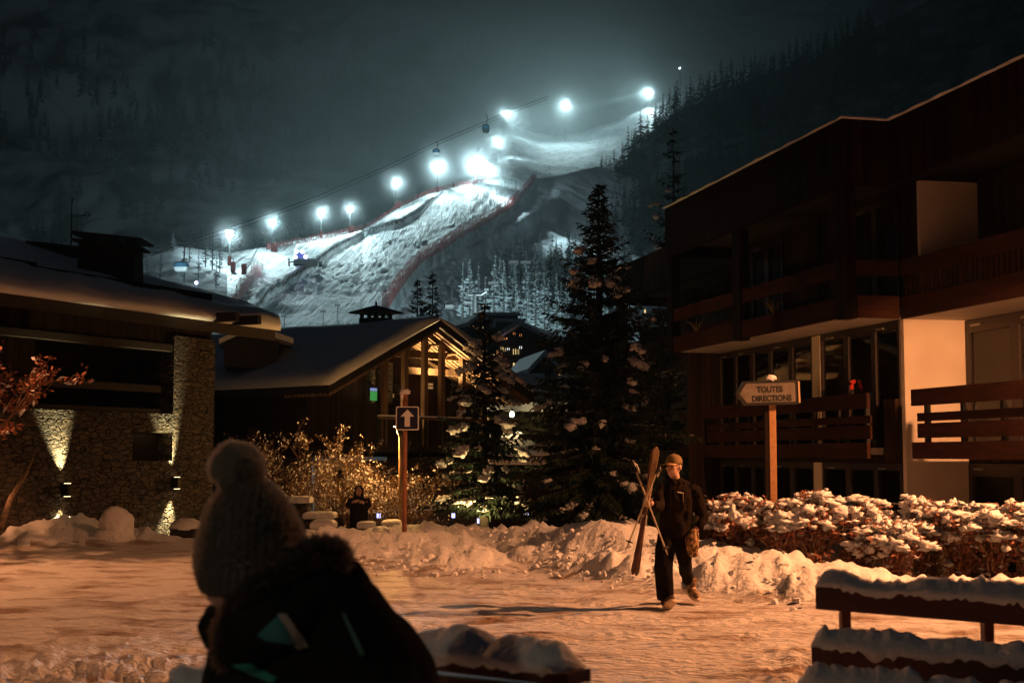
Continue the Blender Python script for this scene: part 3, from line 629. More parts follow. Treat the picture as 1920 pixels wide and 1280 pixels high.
for (z0, z1, sd) in ((F1 + .02, S_ - .02, 0), (-1, F1 - .2, 30)):
    window(-1.75, -.63, z0, z1, VA, cur=((.1, .95),), seed=sd + 1)
    window(-4.3, -1.75, z0, z1, VA, mull=(.5,), cur=((.1, .42), (.58, .98)), seed=sd + 2)
    abox('pier', m_plaster, (-4.72, -4.3, VA - .04, VA + .1, z0, z1))
    window(-7.2, -4.72, z0, z1, VA, mull=(.5,), cur=((.55, .95),) if z0 > 0 else ((.05, .4), (.6, .95)), seed=sd + 3)
    window(-9.5, -7.2, z0, z1, VA, mull=(.5,), cur=((.1, .5),), seed=sd + 4)
    window(-10.6, -9.5, z0, z1, VA, cur=((.4, .9),), seed=sd + 5)
    window(-.46, 1.3, z0, z1, VB, cur=((.2, .92),), fw=.16, seed=sd + 6)
    window(1.3, 3.4, z0, z1, VB, mull=(.5,), cur=((.1, .45), (.55, .95)), fw=.14, seed=sd + 7)
    window(3.4, 5.6, z0, z1, VB, mull=(.5,), cur=((.1, .9),), seed=sd + 8)
    window(5.6, 12.6, z0, z1, VB, mull=(.25, .5, .75), cur=((.1, .9),), seed=sd + 9)
    window(-13.9, -12.3, z0, z1, 2.3, cur=((.3, .9),), seed=sd + 10)
window(-3.4, -1.3, S_ + .3, F0 + .1, 1.88, mull=(.5,), cur=((.5, .95),), seed=51)
window(-9.2, -7.2, S_ + .3, F0 + .1, 1.88, mull=(.5,), cur=((.1, .4),), seed=52)
window(2.2, 4.2, S_ + .3, F0 - .1, 2.7, mull=(.5,), cur=((.5, .95),), seed=53)
window(6.2, 8.2, S_ + .3, F0 - .1, 2.7, mull=(.5,), cur=((.5, .95),), seed=54)
abox('floor_band', m_darkwood, (-10.6, -.63, 1.52, 7.5, F1 - .18, F1), (-.47, 12.9, 2.9, 7.5, F1 - .178, F1 + .002))
# first floor balconies
def lower_balcony(u0, u1, v0, v1, zt):
    f = abox('balcony', m_darktimber, (u0 + .02, u1 - .02, v0 + .08, v1, F1 - .02, F1 + .12))
    abox('rail_board', m_rail, (u0, u1, v0, v0 + .06, F1 + .92, F1 + 1.24), par=f)
    abox('rail_board', m_rail, (u0 + .1, u1, v0 + .07, v0 + .11, F1 + .62, F1 + .78), par=f)
    abox('rail_board', m_rail, (u0 + .1, u1, v0 + .07, v0 + .11, F1 + .3, F1 + .58), par=f)
    abox('rail_board', m_rail, (u0 + .03, u1, v0 - .01, v0 + .06, F1 - .1, F1 + .22), par=f)
    n = max(2, int((u1 - u0) / 1.3))
    for k in range(n + 1):
        u = lerp(u0 + .3, u1 - .35, k / n); abox('rail_post', m_black, (u, u + .1, v0 + .112, v0 + .2, F1 + .222, F1 + 1.2), par=f)
    return f
lower_balcony(-10.6, -1.15, 1.0, 1.46, 0)
lower_balcony(.3, 12.8, 1.2, 2.84, 0)
lower_balcony(-14.2, -10.76, 1.6, 2.25, 0)
abox('wall', m_darkwood, (-1.12, -.64, 1.36, 1.46, F1 - .15, F1 + 1.1), (-10.6, -.64, 1.47, 1.5, F1 - .2, F1 + .02))
# potted plants drying on the balcony
for u, z in ((-9.4, S_ + .2), (-4.4, S_ + .2)):
    r = empty('potted_plant', MA @ Vector((u, .4, z)), 0, 'dry plant in a pot behind the %s upper balcony rail' % ('far left' if u < -6 else 'middle'), 'plant')
    b = MB(); b.tube([(0, 0, -.04), (0, 0, .22)], [.1, .13], 10); b.build('pot', m_stone, r); b = MB(); rr = random.Random(int(u * 10))
    for k in range(26):
        a_ = rr.random() * 6.3; l_ = rr.uniform(.2, .5); b.tube([(0, 0, .2), (math.cos(a_) * l_ * .3, math.sin(a_) * l_ * .3, .2 + l_ * .6), (math.cos(a_) * l_ * .7, math.sin(a_) * l_ * .7, .2 + l_ * .8)], [.008, .006, .002], 3)
    b.build('foliage', mat('dry_foliage', (.4, .3, .12), .8), r)
# red bird shaped ornament hung in the first floor window
r = empty('window_ornament', MA @ Vector((-2.65, 1.42, 3.0)), 0, 'small red crested ornament hung before the first floor curtain', 'ornament')
m_red = mat('red_felt', (.6, .04, .03), .8); b = MB(); b.ball((0, 0, .12), (.05, .04, .08), 10, 6, .5); b.ball((.03, 0, .24), (.07, .02, .04), 8, 6, .8); b.build('crest', m_red, r, smooth=True)
b = MB(); b.tube([(-.02, 0, -.12), (0, 0, 0), (.02, 0, .1)], [.01, .05, .03], 8); b.build('body', m_black, r, smooth=True)

# ================================================================== STONE CHALET (left)
cA = P(-260, 850, 23.6); cB = P(400, 850, 32.0)          # base line of its street wall
uL = Vector((cB.x - cA.x, cB.y - cA.y, 0)); LL = uL.length; uL.normalize(); vL = Vector((-uL.y, uL.x, 0))   # vL points away from the street
ML = Matrix(((uL.x, vL.x, 0, cB.x), (uL.y, vL.y, 0, cB.y), (0, 0, 1, 0), (0, 0, 0, 1)))                      # x=0 at the stone corner, negative to the left
chl = empty('stone_chalet', (cB.x, cB.y, -1), 0, 'dark chalet with rubble stone wall, timber gable and thick snow on its roof', 'chalet')
MLL = Matrix.Translation((-cB.x, -cB.y, 1)) @ ML
def C(M=None): b = MB(); b.M = M or MLL; return b
def cbox(name, m, *bx, par=None, M=None, lab=None):
    b = C(M)
    for q in bx: b.box(*q)
    o = b.build(name, m, par or chl)
    if lab: o['label'] = lab
    return o
def uof(px):   # local x of photo column px on the wall plane
    k = (px - 960) / F; return (k * cB.y - cB.x) / (uL.x - k * uL.y)
zt = 2.55
cbox('wall', m_stone, (-12, uof(250), 0, .4, -1, zt), (uof(325), 0, 0, .4, -1, 4.25), (uof(250), uof(325), 0, .4, -1, 1.55), (uof(250), uof(325), 0, .4, 2.15, zt), lab='rubble stone street wall')
cbox('wall', m_stone, (-.4, 0, .4, 8, -1, 4.2))
cbox('window', m_frame, (uof(252) - .6, uof(323) + .3, .41, .46, 1.3, 2.4))
cbox('gable', m_darkwood, (uof(85), 0, .1, .3, 4.0, 5.3), (-12, uof(85), .3, .5, zt, 5.4), (uof(60), uof(85), .1, .5, 3.9, 5.3))
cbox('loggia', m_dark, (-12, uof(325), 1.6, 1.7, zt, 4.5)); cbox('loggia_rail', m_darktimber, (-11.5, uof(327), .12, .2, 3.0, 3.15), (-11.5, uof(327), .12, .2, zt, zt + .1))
cbox('lintel', m_darktimber, (-12, uof(325), .02, .38, 3.9, 4.05))
# roof: bilinear slab under a thick rounded snow layer
RC = [P(-230, 512, 22), P(516, 618, 33.5), P(500, 598, 38), P(-230, 395, 33)]
def roof_pt(s, t):  # s left-right, t eave-back
    a_ = RC[0].lerp(RC[1], s); b_ = RC[3].lerp(RC[2], s); p = a_.lerp(b_, t); return p
b = MB(); b.M = Matrix.Translation((-cB.x, -cB.y, 1)); rr = []
NS = 60
for i in range(NS + 1):
    s = i / NS; rr.append([roof_pt(s, 0) + Vector((0, 0, -.02)), roof_pt(s, 0) + Vector((0, 0, -.26)), roof_pt(s, 1) + Vector((0, 0, -.3)), roof_pt(s, 1)])
b.rings(rr); rfo = b.build('roof', m_darktimber, chl)
b = MB(); b.M = Matrix.Translation((-cB.x, -cB.y, 1)); rr = []
for i in range(NS + 13):
    s = i / NS * .98; e = 1 - sstep(.93, 1.16, s) ; ring = []
    s2 = min(s, 1.02)
    for t, h in [(-.02, -.01), (-.05, .08), (-.045, .2), (-.01, .33), (.06, .40), (.3, .36), (.45, .30), (.62, .38), (.85, .33), (1, .3), (1.02, .0)]:
        hh = h * (.45 + .55 * e) * (1 + .22 * nz(s * 9, t * 3, 2)) + (.05 * nz(s * 25, t * 12, 4) if 0 < t < 1 else 0)
        ring.append(roof_pt(s2, t * (1 if s < .97 else .9)) + Vector((0, 0, max(hh, -.02))) )
    rr.append(ring)
b.rings(rr); b.build('snow_layer', m_roofsnow, rfo, smooth=True)
cbox('rafter_ends', m_darktimber, *[(x, x + .14, -1.3, .3, 4.55, 4.75) for x in (-1, -.2)])
# chimneys
def chimney(px0, px1, py0, py1, d, lab, cap=True):
    a_ = P(px0, py1, d); c_ = P(px1, py0, d); w_ = c_.x - a_.x; h = c_.z - a_.z; b = MB(); b.M = Matrix.Translation((-cB.x, -cB.y, 1)) @ Matrix.Translation((a_.x, d, a_.z - .6))
    k = .06 * w_; b.rings([[Vector((-k, 0, 0)), Vector((w_ + k, 0, 0)), Vector((w_ + k, .8, 0)), Vector((-k, .8, 0))], [Vector((0, 0, h + .5)), Vector((w_, 0, h + .42)), Vector((w_, .8, h + .42)), Vector((0, .8, h + .5))]])
    o = b.build('chimney', m_darktimber, chl); o['label'] = lab
    b = MB(); b.M = Matrix.Translation((-cB.x, -cB.y, 1)) @ Matrix.Translation((a_.x, d, c_.z - .06)) @ Matrix.Rotation(math.radians(6), 4, 'Y'); b.box(-.15, w_ + .15, -.12, .92, -.02, .03); b.box(-.16, w_ + .2, -.14, .94, .13, .19)
    for q in (.1, w_ * .5, w_ * .85): b.box(q, q + .07, .02, .8, .03, .13)
    b.build('chimney_cap', m_black, o)
chimney(146, 250, 446, 535, 31, 'tall dark chimney with a slatted cap'); chimney(62, 150, 464, 500, 33, 'low wide dark chimney')
# aerial
r = empty('antenna', P(133, 470, 33.5), 0, 'thin rooftop aerial behind the tall chimney', 'antenna')
b = MB(); b.tube([(0, 0, -.5), (0, 0, 1.25)], .02, 6); b.build('mast', m_black, r)
b = MB(); b.tube([(0, 0, .82), (.45, 0, .86)], .012, 4); 
for k in range(6): b.tube([(.06 + k * .07, -.1, .84), (.06 + k * .07, .12, .75 + .03 * k)], .008, 4)
b.tube([(.28, 0, .86), (.36, 0, .95), (.44, 0, .86), (.36, 0, .78), (.28, 0, .86)], .01, 4); b.build('dipoles', m_black, r)
# up / down wall lamps washing the stones
m_bulbw = emis('warm_bulb', (1, .72, .38), 4)
for px, py in ((121, 918), (326, 905)):
    x = uof(px); p = ML @ Vector((x, -.13, 0)); zc = zat(px, py, p.y)
    r = empty('wall_lamp', (p.x, p.y, zc), math.atan2(uL.y, uL.x), ('left' if px < 200 else 'right') + ' up and down lamp washing the rubble stone wall with warm light', 'wall lamp', 'lamps on the stone wall')
    b = MB(); b.box(-.05, .05, -.06, .12, -.12, .12); b.build('housing', m_black, r)
    b = MB(); b.box(-.04, .04, -.05, .05, -.13, -.122); b.box(-.04, .04, -.05, .05, .122, .13); b.build('lens', m_bulbw, r)
    for s in (1, -1):
        lamp('wall_lamp_light', 'SPOT', Vector((p.x, p.y, zc + s * .16)), 900 if s > 0 else 600, (1, .78, .36), r, r=.02, target=Vector((p.x, p.y, zc + s * 3)) + vL * .55, angle=50, blend=1)
# ================================================================== TIMBER CHALET (middle)
d1, d2 = 40.0, 46.8
K1 = P(617, 722, d1); K2 = P(1003, 760, d2); PK = P(825, 599, 43.4)
ug = Vector((K2.x - K1.x, K2.y - K1.y, 0)); WG = ug.length; ug.normalize(); vg = Vector((-ug.y, ug.x, 0))      # ug along gable, vg away down the ridge
ZE = K1.z; ZR = PK.z
MG = Matrix(((ug.x, vg.x, 0, K1.x), (ug.y, vg.y, 0, K1.y), (0, 0, 1, 0), (0, 0, 0, 1)))    # local: x across gable 0..WG, y back along the ridge
GB = Vector((K1.x, K1.y, -1.2)); cha = empty('timber_chalet', GB, 0, 'timber chalet with a snow covered roof and warm lit gable balcony', 'chalet')
MGL = Matrix.Translation(-GB) @ MG; WH = WG / 2; RL = 17
def G(name, m, *bx, par=None, lab=None):
    b = MB(); b.M = MGL
    for q in bx: b.box(*q)
    o = b.build(name, m, par or cha)
    if lab: o['label'] = lab
    return o
def roofz(x): return lerp(ZE, ZR, 1 - abs(x - WH) / WH)
b = MB(); b.M = MGL
b.prism([(0, 0, ZE), (WH, 0, ZR), (WG, 0, ZE), (WG, 0, ZE - .22), (WH, 0, ZR - .24), (0, 0, ZE - .22)], (0, RL, 0)); rg = b.build('roof', m_darktimber, cha)
b = MB(); b.M = MGL; rr = []
for i in range(41):
    y = -.08 + (RL + .1) * i / 40; ring = []
    for k in range(25):
        x = lerp(-.06, WG + .06, k / 24); e = min(1, min(k, 24 - k) / 1.5); ring.append(Vector((x, y, roofz(x) + .02 + (.06 + .2 * e) * (1 + .3 * nz(x * .8, y * .6, 5)) * (.55 if i in (0, 40) else 1) - .12 * (1 - abs(x - WH) / WH) ** 8)))
    for k in range(24, -1, -1): x = lerp(0, WG, k / 24); ring.append(Vector((x, y + (.05 if i == 0 else 0), roofz(x) + .004)))
    rr.append(ring)
b.rings(rr); b.build('snow_layer', m_roofsnow, rg, smooth=True)
# walls set back under the roof
G('wall', m_darkwood, (.9, 1.1, 2.0, RL - 1, 1.6, ZE + .35)); G('wall', m_stone, (.86, 1.12, 1.98, RL - 1, -1.2, 1.6))
b = MB(); b.M = MGL; b.prism([(1, 2.2, 1.6), (WG - .9, 2.2, 1.6), (WG - .9, 2.2, roofz(WG - .9) - .23), (WH, 2.2, ZR - .26), (1, 2.2, roofz(1) - .23)], (0, .2, 0)); b.build('gable', m_darkwood, cha)
G('wall', m_plaster, (1.12, 2.6, 1.6, 1.85, -1.2, 1.5), lab='grey rendered lower wall'); G('wall', m_stone, (2.6, 4.4, 1.5, 1.9, -1.2, 1.5), (4.4, WG - 1, 2.0, 2.2, -1.2, 1.6), lab='stone lower wall')
for x, z0, z1 in ((1.5, .62, 1.22), (1.5, -.75, .15)):
    f = G('window', m_plaster, (x, x + .62, 1.57, 1.598, z0 - .08, z1 + .08)); G('pane', m_dark, (x + .1, x + .52, 1.55, 1.568, z0, z1), par=f)
# balcony deck and railing
BX = (MG.inverted() @ P(764, 750, 41.2)).x
bal = G('balcony', m_darktimber, (1.0, WG - .5, .3, 2.2, 1.72, 1.9)); G('handrail', m_timber, (BX, WG - .5, .28, .4, 2.72, 2.8), par=bal)
b = MB(); b.M = MGL
for k in range(32): b.box(BX + k * .17, BX + .08 + k * .17, .33, .36, 1.9, 2.72)
b.build('baluster_row', m_darktimber, bal)
b = MB(); b.M = MGL; b.box(BX, WG - .5, .25, .43, 2.8, 2.84); b.build('snow_strip', m_snow, bal)
# posts, braces, tie beams and rafters of the open gable
MGI = MG.inverted()
def gpt(px, py, Y):
    """photo pixel -> (x, z) on the gable plane y = Y"""
    o_ = MGI @ CAM; d_ = MGI.to_3x3() @ (P(px, py, 40) - CAM); t = (Y - o_.y) / d_.y; q = o_ + d_ * t; return q.x, q.z
for px in (722, 760, 797, 829, 868):
    x = gpt(px, 740, .5)[0]; zt_ = roofz(x) - .25
    p = G('post', m_timber, (x - .08, x + .08, .45, .61, 1.9, zt_))
    if px in (797, 829):
        b = MB(); b.M = MGL; b.tube([(x, .55, zt_ - .75), (x + .25, .55, zt_ - .45), (x + .7, .55, zt_ - .4)], .06, 6); b.build('brace', m_timber, p)
G('tie_beam', m_timber, (WH - 1.9, WH + 1.9, .62, .78, 4.62, 4.84), (4.6, WG - .6, 1.5, 1.7, 4.2, 4.4))
for k in range(11):
    y = .15 + k * .19
    b = MB(); b.M = MGL; b.prism([(WH, y, ZR - .25), (WG - .1, y, ZE - .18), (WG - .1, y, ZE - .3), (WH, y, ZR - .38)], (0, .09, 0)); b.prism([(.15, y, ZE - .18), (WH, y, ZR - .25), (WH, y, ZR - .38), (.15, y, ZE - .3)], (0, .09, 0)); b.build('rafter', m_timber, cha)
# lit windows under the balcony roof
m_litroom = emis('lamplit_curtain', (1, .5, .16), .3)
def gwin(px0, px1, py0, py1, Y=2.12):
    x0, z1 = gpt(px0, py0, Y); x1, z0 = gpt(px1, py1, Y); return x0, x1, z0, z1
for q in ((712, 729, 678, 756), (742, 750, 720, 756), (690, 696, 690, 756)):
    x0, x1, z0, z1 = gwin(*q); G('pier', m_stone, (x0, x1, 1.95, 2.2, z0, z1))
for q in ((802, 812, 718, 729), (735, 739, 738, 744)):
    x0, x1, z0, z1 = gwin(*q); f = G('window', m_frame, (x0 - .05, x1 + .05, 2.14, 2.19, z0 - .05, z1 + .05)); G('pane', m_litroom, (x0, x1, 2.12, 2.138, z0, z1), par=f); G('frame', m_frame, (x0, x1, 2.1, 2.118, (z0 + z1) / 2 - .015, (z0 + z1) / 2 + .015), par=f)
x0, x1, z0, z1 = gwin(694, 706, 733, 751, 1.9); tv = G('screen', emis('green_screen', (.1, .55, .12), .45), (x0, x1, 1.88, 1.9, z0, z1), lab='green and blue lit picture glowing in the window')
x0, x1, z0, z2 = gwin(694, 706, 727, 733, 1.9); G('picture_top', emis('blue_screen', (.4, .5, .95), .5), (x0, x1, 1.878, 1.902, z0, z2), par=tv)
for x, z, pw, tx in ((gpt(815, 740, .9)[0], 3.4, 1100, gpt(835, 640, .9)[0]), (gpt(716, 750, .9)[0], 2.1, 150, gpt(720, 700, .9)[0]), (gpt(850, 740, .9)[0], 2.9, 900, gpt(870, 660, .9)[0]), (gpt(765, 750, .9)[0], 2.0, 90, gpt(757, 700, .5)[0])):
    p = MG @ Vector((x, .9, z)); o = lamp('balcony_light', 'SPOT', p, pw, WARM, None, r=.05, target=MG @ Vector((tx, .7, z + 3)), angle=105, blend=.6); o.parent = cha; o.location = p - GB
# cupola on the roof
cp = P(705, 606, 47); r = empty('roof_cupola', cp, math.atan2(ug.y, ug.x), 'small pagoda shaped roof cupola on the timber chalet ridge', 'chimney')
b = MB(); b.box(-.4, .4, -.4, .4, -.6, .16); b.build('base', m_darktimber, r)
b = MB(); [b.box(x - .05, x + .05, y - .05, y + .05, .16, .34) for x in (-.33, 0, .33) for y in (-.33, .33)]; b.build('post_row', m_darktimber, r)
b = MB(); b.rings([[Vector((s * a_, s * c_, z)) for a_, c_ in ((-1, -1), (1, -1), (1, 1), (-1, 1))] for s, z in ((.66, .32), (.62, .38), (.3, .5), (.04, .6))]); b.tube([(0, 0, .55), (0, 0, .72)], .04, 6); b.build('roof', m_darktimber, r)
# dormer
dm = P(455, 668, 43); b = MB(); b.M = Matrix.Translation(-GB) @ Matrix.Translation(dm) @ Matrix.Rotation(math.radians(20), 4, 'Z')
b.prism([(-.55, 0, -.3), (1.0, 0, -.35), (1.1, 0, .45), (.2, 0, .75), (-.6, 0, .35)], (.4, 2.2, 0)); dmo = b.build('dormer', m_darktimber, cha)
b = MB(); b.M = Matrix.Translation(-GB) @ Matrix.Translation(dm) @ Matrix.Rotation(math.radians(20), 4, 'Z'); b.prism([(-.75, -.2, .36), (.2, -.2, .8), (1.5, -.2, .42), (1.5, -.2, .58), (.2, -.2, .98), (-.75, -.2, .5)], (.4, 2.6, 0)); b.build('snow_layer', m_roofsnow, dmo)
# low stone wall and lanterns
w0 = P(655, 985, 37); w1 = P(905, 962, 41.5); b = MB(); dv = Vector((w1.x - w0.x, w1.y - w0.y, 0)); L_ = dv.length; dv.normalize()
r = empty('stone_wall', (w0.x, w0.y, -1.1), math.atan2(dv.y, dv.x), 'long low rubble stone wall below the timber chalet', 'wall'); zt2 = zat(780, 958, 39) + 1.1
b.box(0, L_, 0, .4, -.1, zt2); b.build('masonry', m_stone, r); b = MB(); b.box(-.03, L_ + .03, -.04, .44, zt2 + .001, zt2 + .07); b.build('snow_cap', m_snow, r)
m_lant = emis('lantern_blue_white', (.5, .5, 1), 2.5)
for px, py, d, lab in ((710, 966, 36.6, 'blue white lantern at the foot of the low stone wall'), (850, 966, 38.6, 'blue white lantern farther along the low stone wall'), (898, 976, 36, 'dim lantern beside the lit spruce trunk'), (988, 965, 40, 'pale lantern low behind the snow bank under the tallest spruce')):
    p = P(px, py, d); r = empty('lantern', p, 0, lab, 'lantern', 'small lanterns in the garden'); b = MB(); b.box(-.045, .045, -.045, .045, -.06, .06); b.build('lamp_glass', m_lant, r)
    b = MB(); b.box(-.06, .06, -.06, .06, .062, .085); b.tube([(0, 0, -.8), (0, 0, -.062)], .02, 5); b.build('stand', m_black, r)
    lamp('lantern_light', 'POINT', p + Vector((0, -.12, 0)), 1.2, (.75, .7, 1), r, r=.05)
# snow capped stone planters / steps
for i, (px0, px1, pyt, pyb, d) in enumerate([(540, 584, 931, 1000, 33), (572, 629, 960, 1000, 32), (585, 629, 978, 1004, 31), (565, 592, 994, 1010, 30.4), (672, 702, 978, 1004, 32), (700, 724, 988, 1008, 31), (718, 752, 975, 998, 34)]):
    a_ = P(px0, pyt, d); c_ = P(px1, pyt, d); w_ = (c_.x - a_.x) / 2; zb = -1.1; h = a_.z - zb
    lab = ['tallest stone pier with a square snow cap beside the hat', 'wide stone pier with a flat snow cap', 'stone pier with a domed snow cap in front of the wide one', 'lowest small stone block with snow beside the hat', 'snow capped stone block left of the dark figure feet', 'small snow capped block right of the dark figure', 'snow topped block beside the lamp pole'][i]
    r = empty('stone_pier', ((a_.x + c_.x) / 2, d, zb), 0, lab, 'stone pier', 'snow capped stone piers')
    b = MB(); b.box(-w_ * .82, w_ * .82, -.25, .25, 0, h - .14); b.build('masonry', m_stone, r)
    b = MB(); b.rings([[Vector((sx * w_ * s, sy * .34 * s, z)) for sx, sy in ((-1, -1), (0, -1.08), (1, -1), (1.03, 0), (1, 1), (0, 1.06), (-1, 1), (-1.03, 0))] for s, z in ((.9, h - .14), (1, h - .12), (1.02, h - .04), (.93, h + .0), (.55 if i != 2 else .7, h + (.02 if i != 2 else .05)))]); b.build('snow_cap', m_snow, r, smooth=False)
r = empty('snow_heap', (P(350, 985, 29).x, 29, -.6), 0, 'flat domed snow cap on a dark bin beside the stone chalet', 'snow heap'); b = MB(); zh = zat(350, 990, 29) + .6
b.box(-.28, .28, -.25, .25, 0, zh); b.build('bin', m_black, r); b = MB(); b.ball((0, 0, zh), (.34, .3, .2), 16, 8, .2, 2, flat=.25); b.build('snow_cap', m_snow, r, smooth=True)
# ================================================================== FAR CHALETS
def house(x0, x1, pye, pyr, d, zb, lab, wallm, lit=(), gable=True, depth=9, rot=0, name='chalet'):
    a_ = P(x0, pye, d); c_ = P(x1, pye, d); w_ = (c_.x - a_.x) / 2; ze = a_.z - zb; zr = zat((x0 + x1) / 2, pyr, d) - zb
    r = empty(name, ((a_.x + c_.x) / 2, d, zb), math.radians(rot), lab, 'chalet', 'far chalets of the village')
    b = MB(); b.prism([(-w_ * .86, 0, 0), (w_ * .86, 0, 0), (w_ * .86, 0, ze), (0, 0, zr - .1), (-w_ * .86, 0, ze)] if gable else [(-w_ * .9, 0, 0), (w_ * .9, 0, 0), (w_ * .9, 0, ze), (-w_ * .9, 0, ze)], (0, depth, 0)); b.build('wall', wallm, r)
    b = MB()
    if gable: b.prism([(-w_ * 1.02, -1, ze - .1), (0, -1, zr), (w_ * 1.02, -1, ze - .1), (w_ * 1.02, -1, ze + .25), (0, -1, zr + .38), (-w_ * 1.02, -1, ze + .25)], (0, depth + 1.5, 0))
    else: b.prism([(-w_, -.8, ze - .05), (-w_, depth, zr), (-w_, depth, zr + .35), (-w_, -.8, ze + .3)], (2 * w_, 0, 0))
    b.build('roof', m_roofsnow, r)
    for (px, py, pw, ph, em) in lit:
        p = P(px, py, d - .12); q = P(px + pw, py + ph, d - .12); b = MB(); M_ = Matrix.Rotation(-math.radians(rot), 4, 'Z') @ Matrix.Translation((-r.location.x, -d, -zb)); b.M = M_
        b.box(p.x, q.x, d - .12, d - .05, q.z, p.z); f = b.build('window', em, r)
        if pw > 3:
            b = MB(); b.M = M_; m3 = (p.x + q.x) / 2; b.box(m3 - .06, m3 + .06, d - .16, d - .121, q.z, p.z); b.build('frame', m_frame, f)
    return r
ey = emis('yellow_window', (1, .72, .3), .9); ep = emis('violet_light', (.4, .25, 1), 2.5); eo = emis('orange_lamp', (1, .35, .12), .8); ew = emis('white_lamp', (.9, .95, 1), 2)
house(925, 1030, 636, 610, 120, -1, 'big far chalet with three rows of lit windows and violet lights', m_darkwood, [
  (939, 650, 4, 14, ey), (944, 652, 4, 10, ey), (962, 654, 5, 10, ey), (969, 654, 4, 10, ey), (921, 664, 6, 8, ey), (962, 680, 3, 10, ey), (967, 681, 3, 9, ey), (951, 652, 4, 4, ew), (974, 649, 4, 4, ew), (950, 679, 4, 4, ew), (973, 678, 4, 4, ew), (928, 683, 5, 4, ew),
  (954, 616, 2.5, 2.5, ep), (944, 623, 2.5, 2.5, ep), (939, 633, 3, 3, ep), (962, 623, 4, 4, eo), (974, 626, 4, 4, eo), (944, 633, 7, 3, eo), (900, 612, 8, 5, ey)], depth=14, rot=-14)
house(868, 925, 612, 595, 132, 0, 'far chalet with a ribbed snow roof left of the big far chalet', m_darkwood, [], depth=9, rot=20)
house(905, 975, 592, 582, 150, 0, 'far long building with a flat snow roof above the other chalets', m_darkwood, [], gable=False, depth=6)
house(915, 985, 604, 590, 140, 0, 'far chalet with a low snow roof behind the big far chalet', m_darkwood, [], gable=False, depth=9)
house(960, 1010, 735, 690, 66, -1.2, 'small snowy roofed shed between the two spruces', m_darkwood, [], gable=False, depth=5, rot=25)
house(985, 1050, 700, 668, 95, -1.2, 'far chalet roof hidden behind the tallest spruce', m_darkwood, [], depth=8, rot=10)
house(1060, 1180, 640, 600, 110, -1.2, 'far blue snow roof right of the tallest spruce', m_darkwood, [(1128, 622, 3, 8, ey)], gable=False, depth=9, rot=-8)
house(1195, 1262, 612, 560, 80, -1.2, 'far chalet with a snowy roof seen under the apartment balcony', m_darkwood, [(1208, 580, 3, 7, ey), (1205, 680, 2, 5, ey)], gable=False, depth=6, rot=-20)
house(915, 1020, 868, 822, 50, -1.2, 'low outbuilding with a smooth snow covered roof behind the smaller spruce', m_darkwood, [], gable=False, depth=4, rot=12, name='outbuilding')
r = house(905, 1075, 770, 700, 57, -1.2, 'chalet wall lit by a bright star like lamp behind the spruces', mat('dark_olive_render', (.07, .06, .03), .9), [(1003, 756, 12, 12, ey)], gable=False, depth=6, rot=0)
pl = P(960, 777, 54.5); r = empty('wall_lamp', pl, 0, 'bright star like lamp shining between the two snowy spruces', 'wall lamp', None); b = MB(); b.ball((0, 0, 0), .09, 12, 8); b.build('bulb', emis('bright_bulb', (1, .8, .4), 60), r, smooth=True)
b = MB(); b.tube([(0, .1, .15), (0, 1.4, .25)], .03, 6); b.tube([(0, 0, .085), (0, .1, .16)], [.08, .03], 8); b.build('bracket', m_black, r); lamp('wall_lamp_light', 'POINT', pl + Vector((0, -.2, 0)), 130, (1, .72, .32), r, r=.08)
# ================================================================== STREET LAMPS (outside the frame and by the chalet)
m_sodium = emis('sodium_glass', (1, .5, .18), 30)
m_paint = mat('lamp_post_paint', (.22, .14, .08), .6, col2=(.16, .1, .06), scale=8)
def street_lamp(x, y, z, power, lab, zb=None, col=SOD, arm=.9, ax=-1, cone=138, blend=.55, aim=None):
    zb = ground_z(x, y, False) if zb is None else zb; h = z - zb
    r = empty('street_lamp', (x - ax * arm, y, zb), 0, lab, 'street lamp')
    b = MB(); b.tube([(0, 0, -.3), (0, 0, h * .6), (0, 0, h + .1), (ax * arm * .5, 0, h + .32), (ax * arm, 0, h + .3)], [.09, .07, .05, .035, .03], 10); b.build('pole', m_paint, r, smooth=True)
    b = MB(); b.ball((ax * arm, 0, h + .27), (.3, .16, .1), 14, 8, flat=.2); b.build('lamp_head', m_black, r, smooth=True)
    b = MB(); b.ball((ax * arm, 0, h + .23), (.2, .11, .06), 12, 6); b.build('lamp_glass', m_sodium, r, smooth=True)
    lamp('street_light', 'SPOT', (x, y, z), power, col, r, r=.12, target=aim or (x + ax * .6, y + .3, z - 6), angle=cone, blend=blend)
street_lamp(10.2, 16.0, 7.1, 12500, 'sodium street lamp beyond the right edge, lighting the walking skier', cone=150)
street_lamp(-10.8, 21.0, 6.0, 2300, 'sodium street lamp beyond the left edge, lighting the left bank', cone=122, ax=1)
street_lamp(9.0, 20.6, 4.25, 3800, 'lamp close to the apartment balconies beyond the right edge', zb=-1, cone=66, blend=.6, ax=1, aim=(9.0, 28.2, .9))
street_lamp(-7.6, 11.5, 5.3, 520, 'added unseen lamp close beyond the left edge, rimming the bobble hat', cone=165, blend=.2, ax=1)  # unseen lamp added to put a light rim on the hat
street_lamp(-5.5, -5.0, 5.6, 520, 'added unseen lamp behind the camera position, faintly lighting the hat and rails', zb=0, cone=160, col=(1, .8, .55))  # unseen fill lamp added for the hat and the near rails
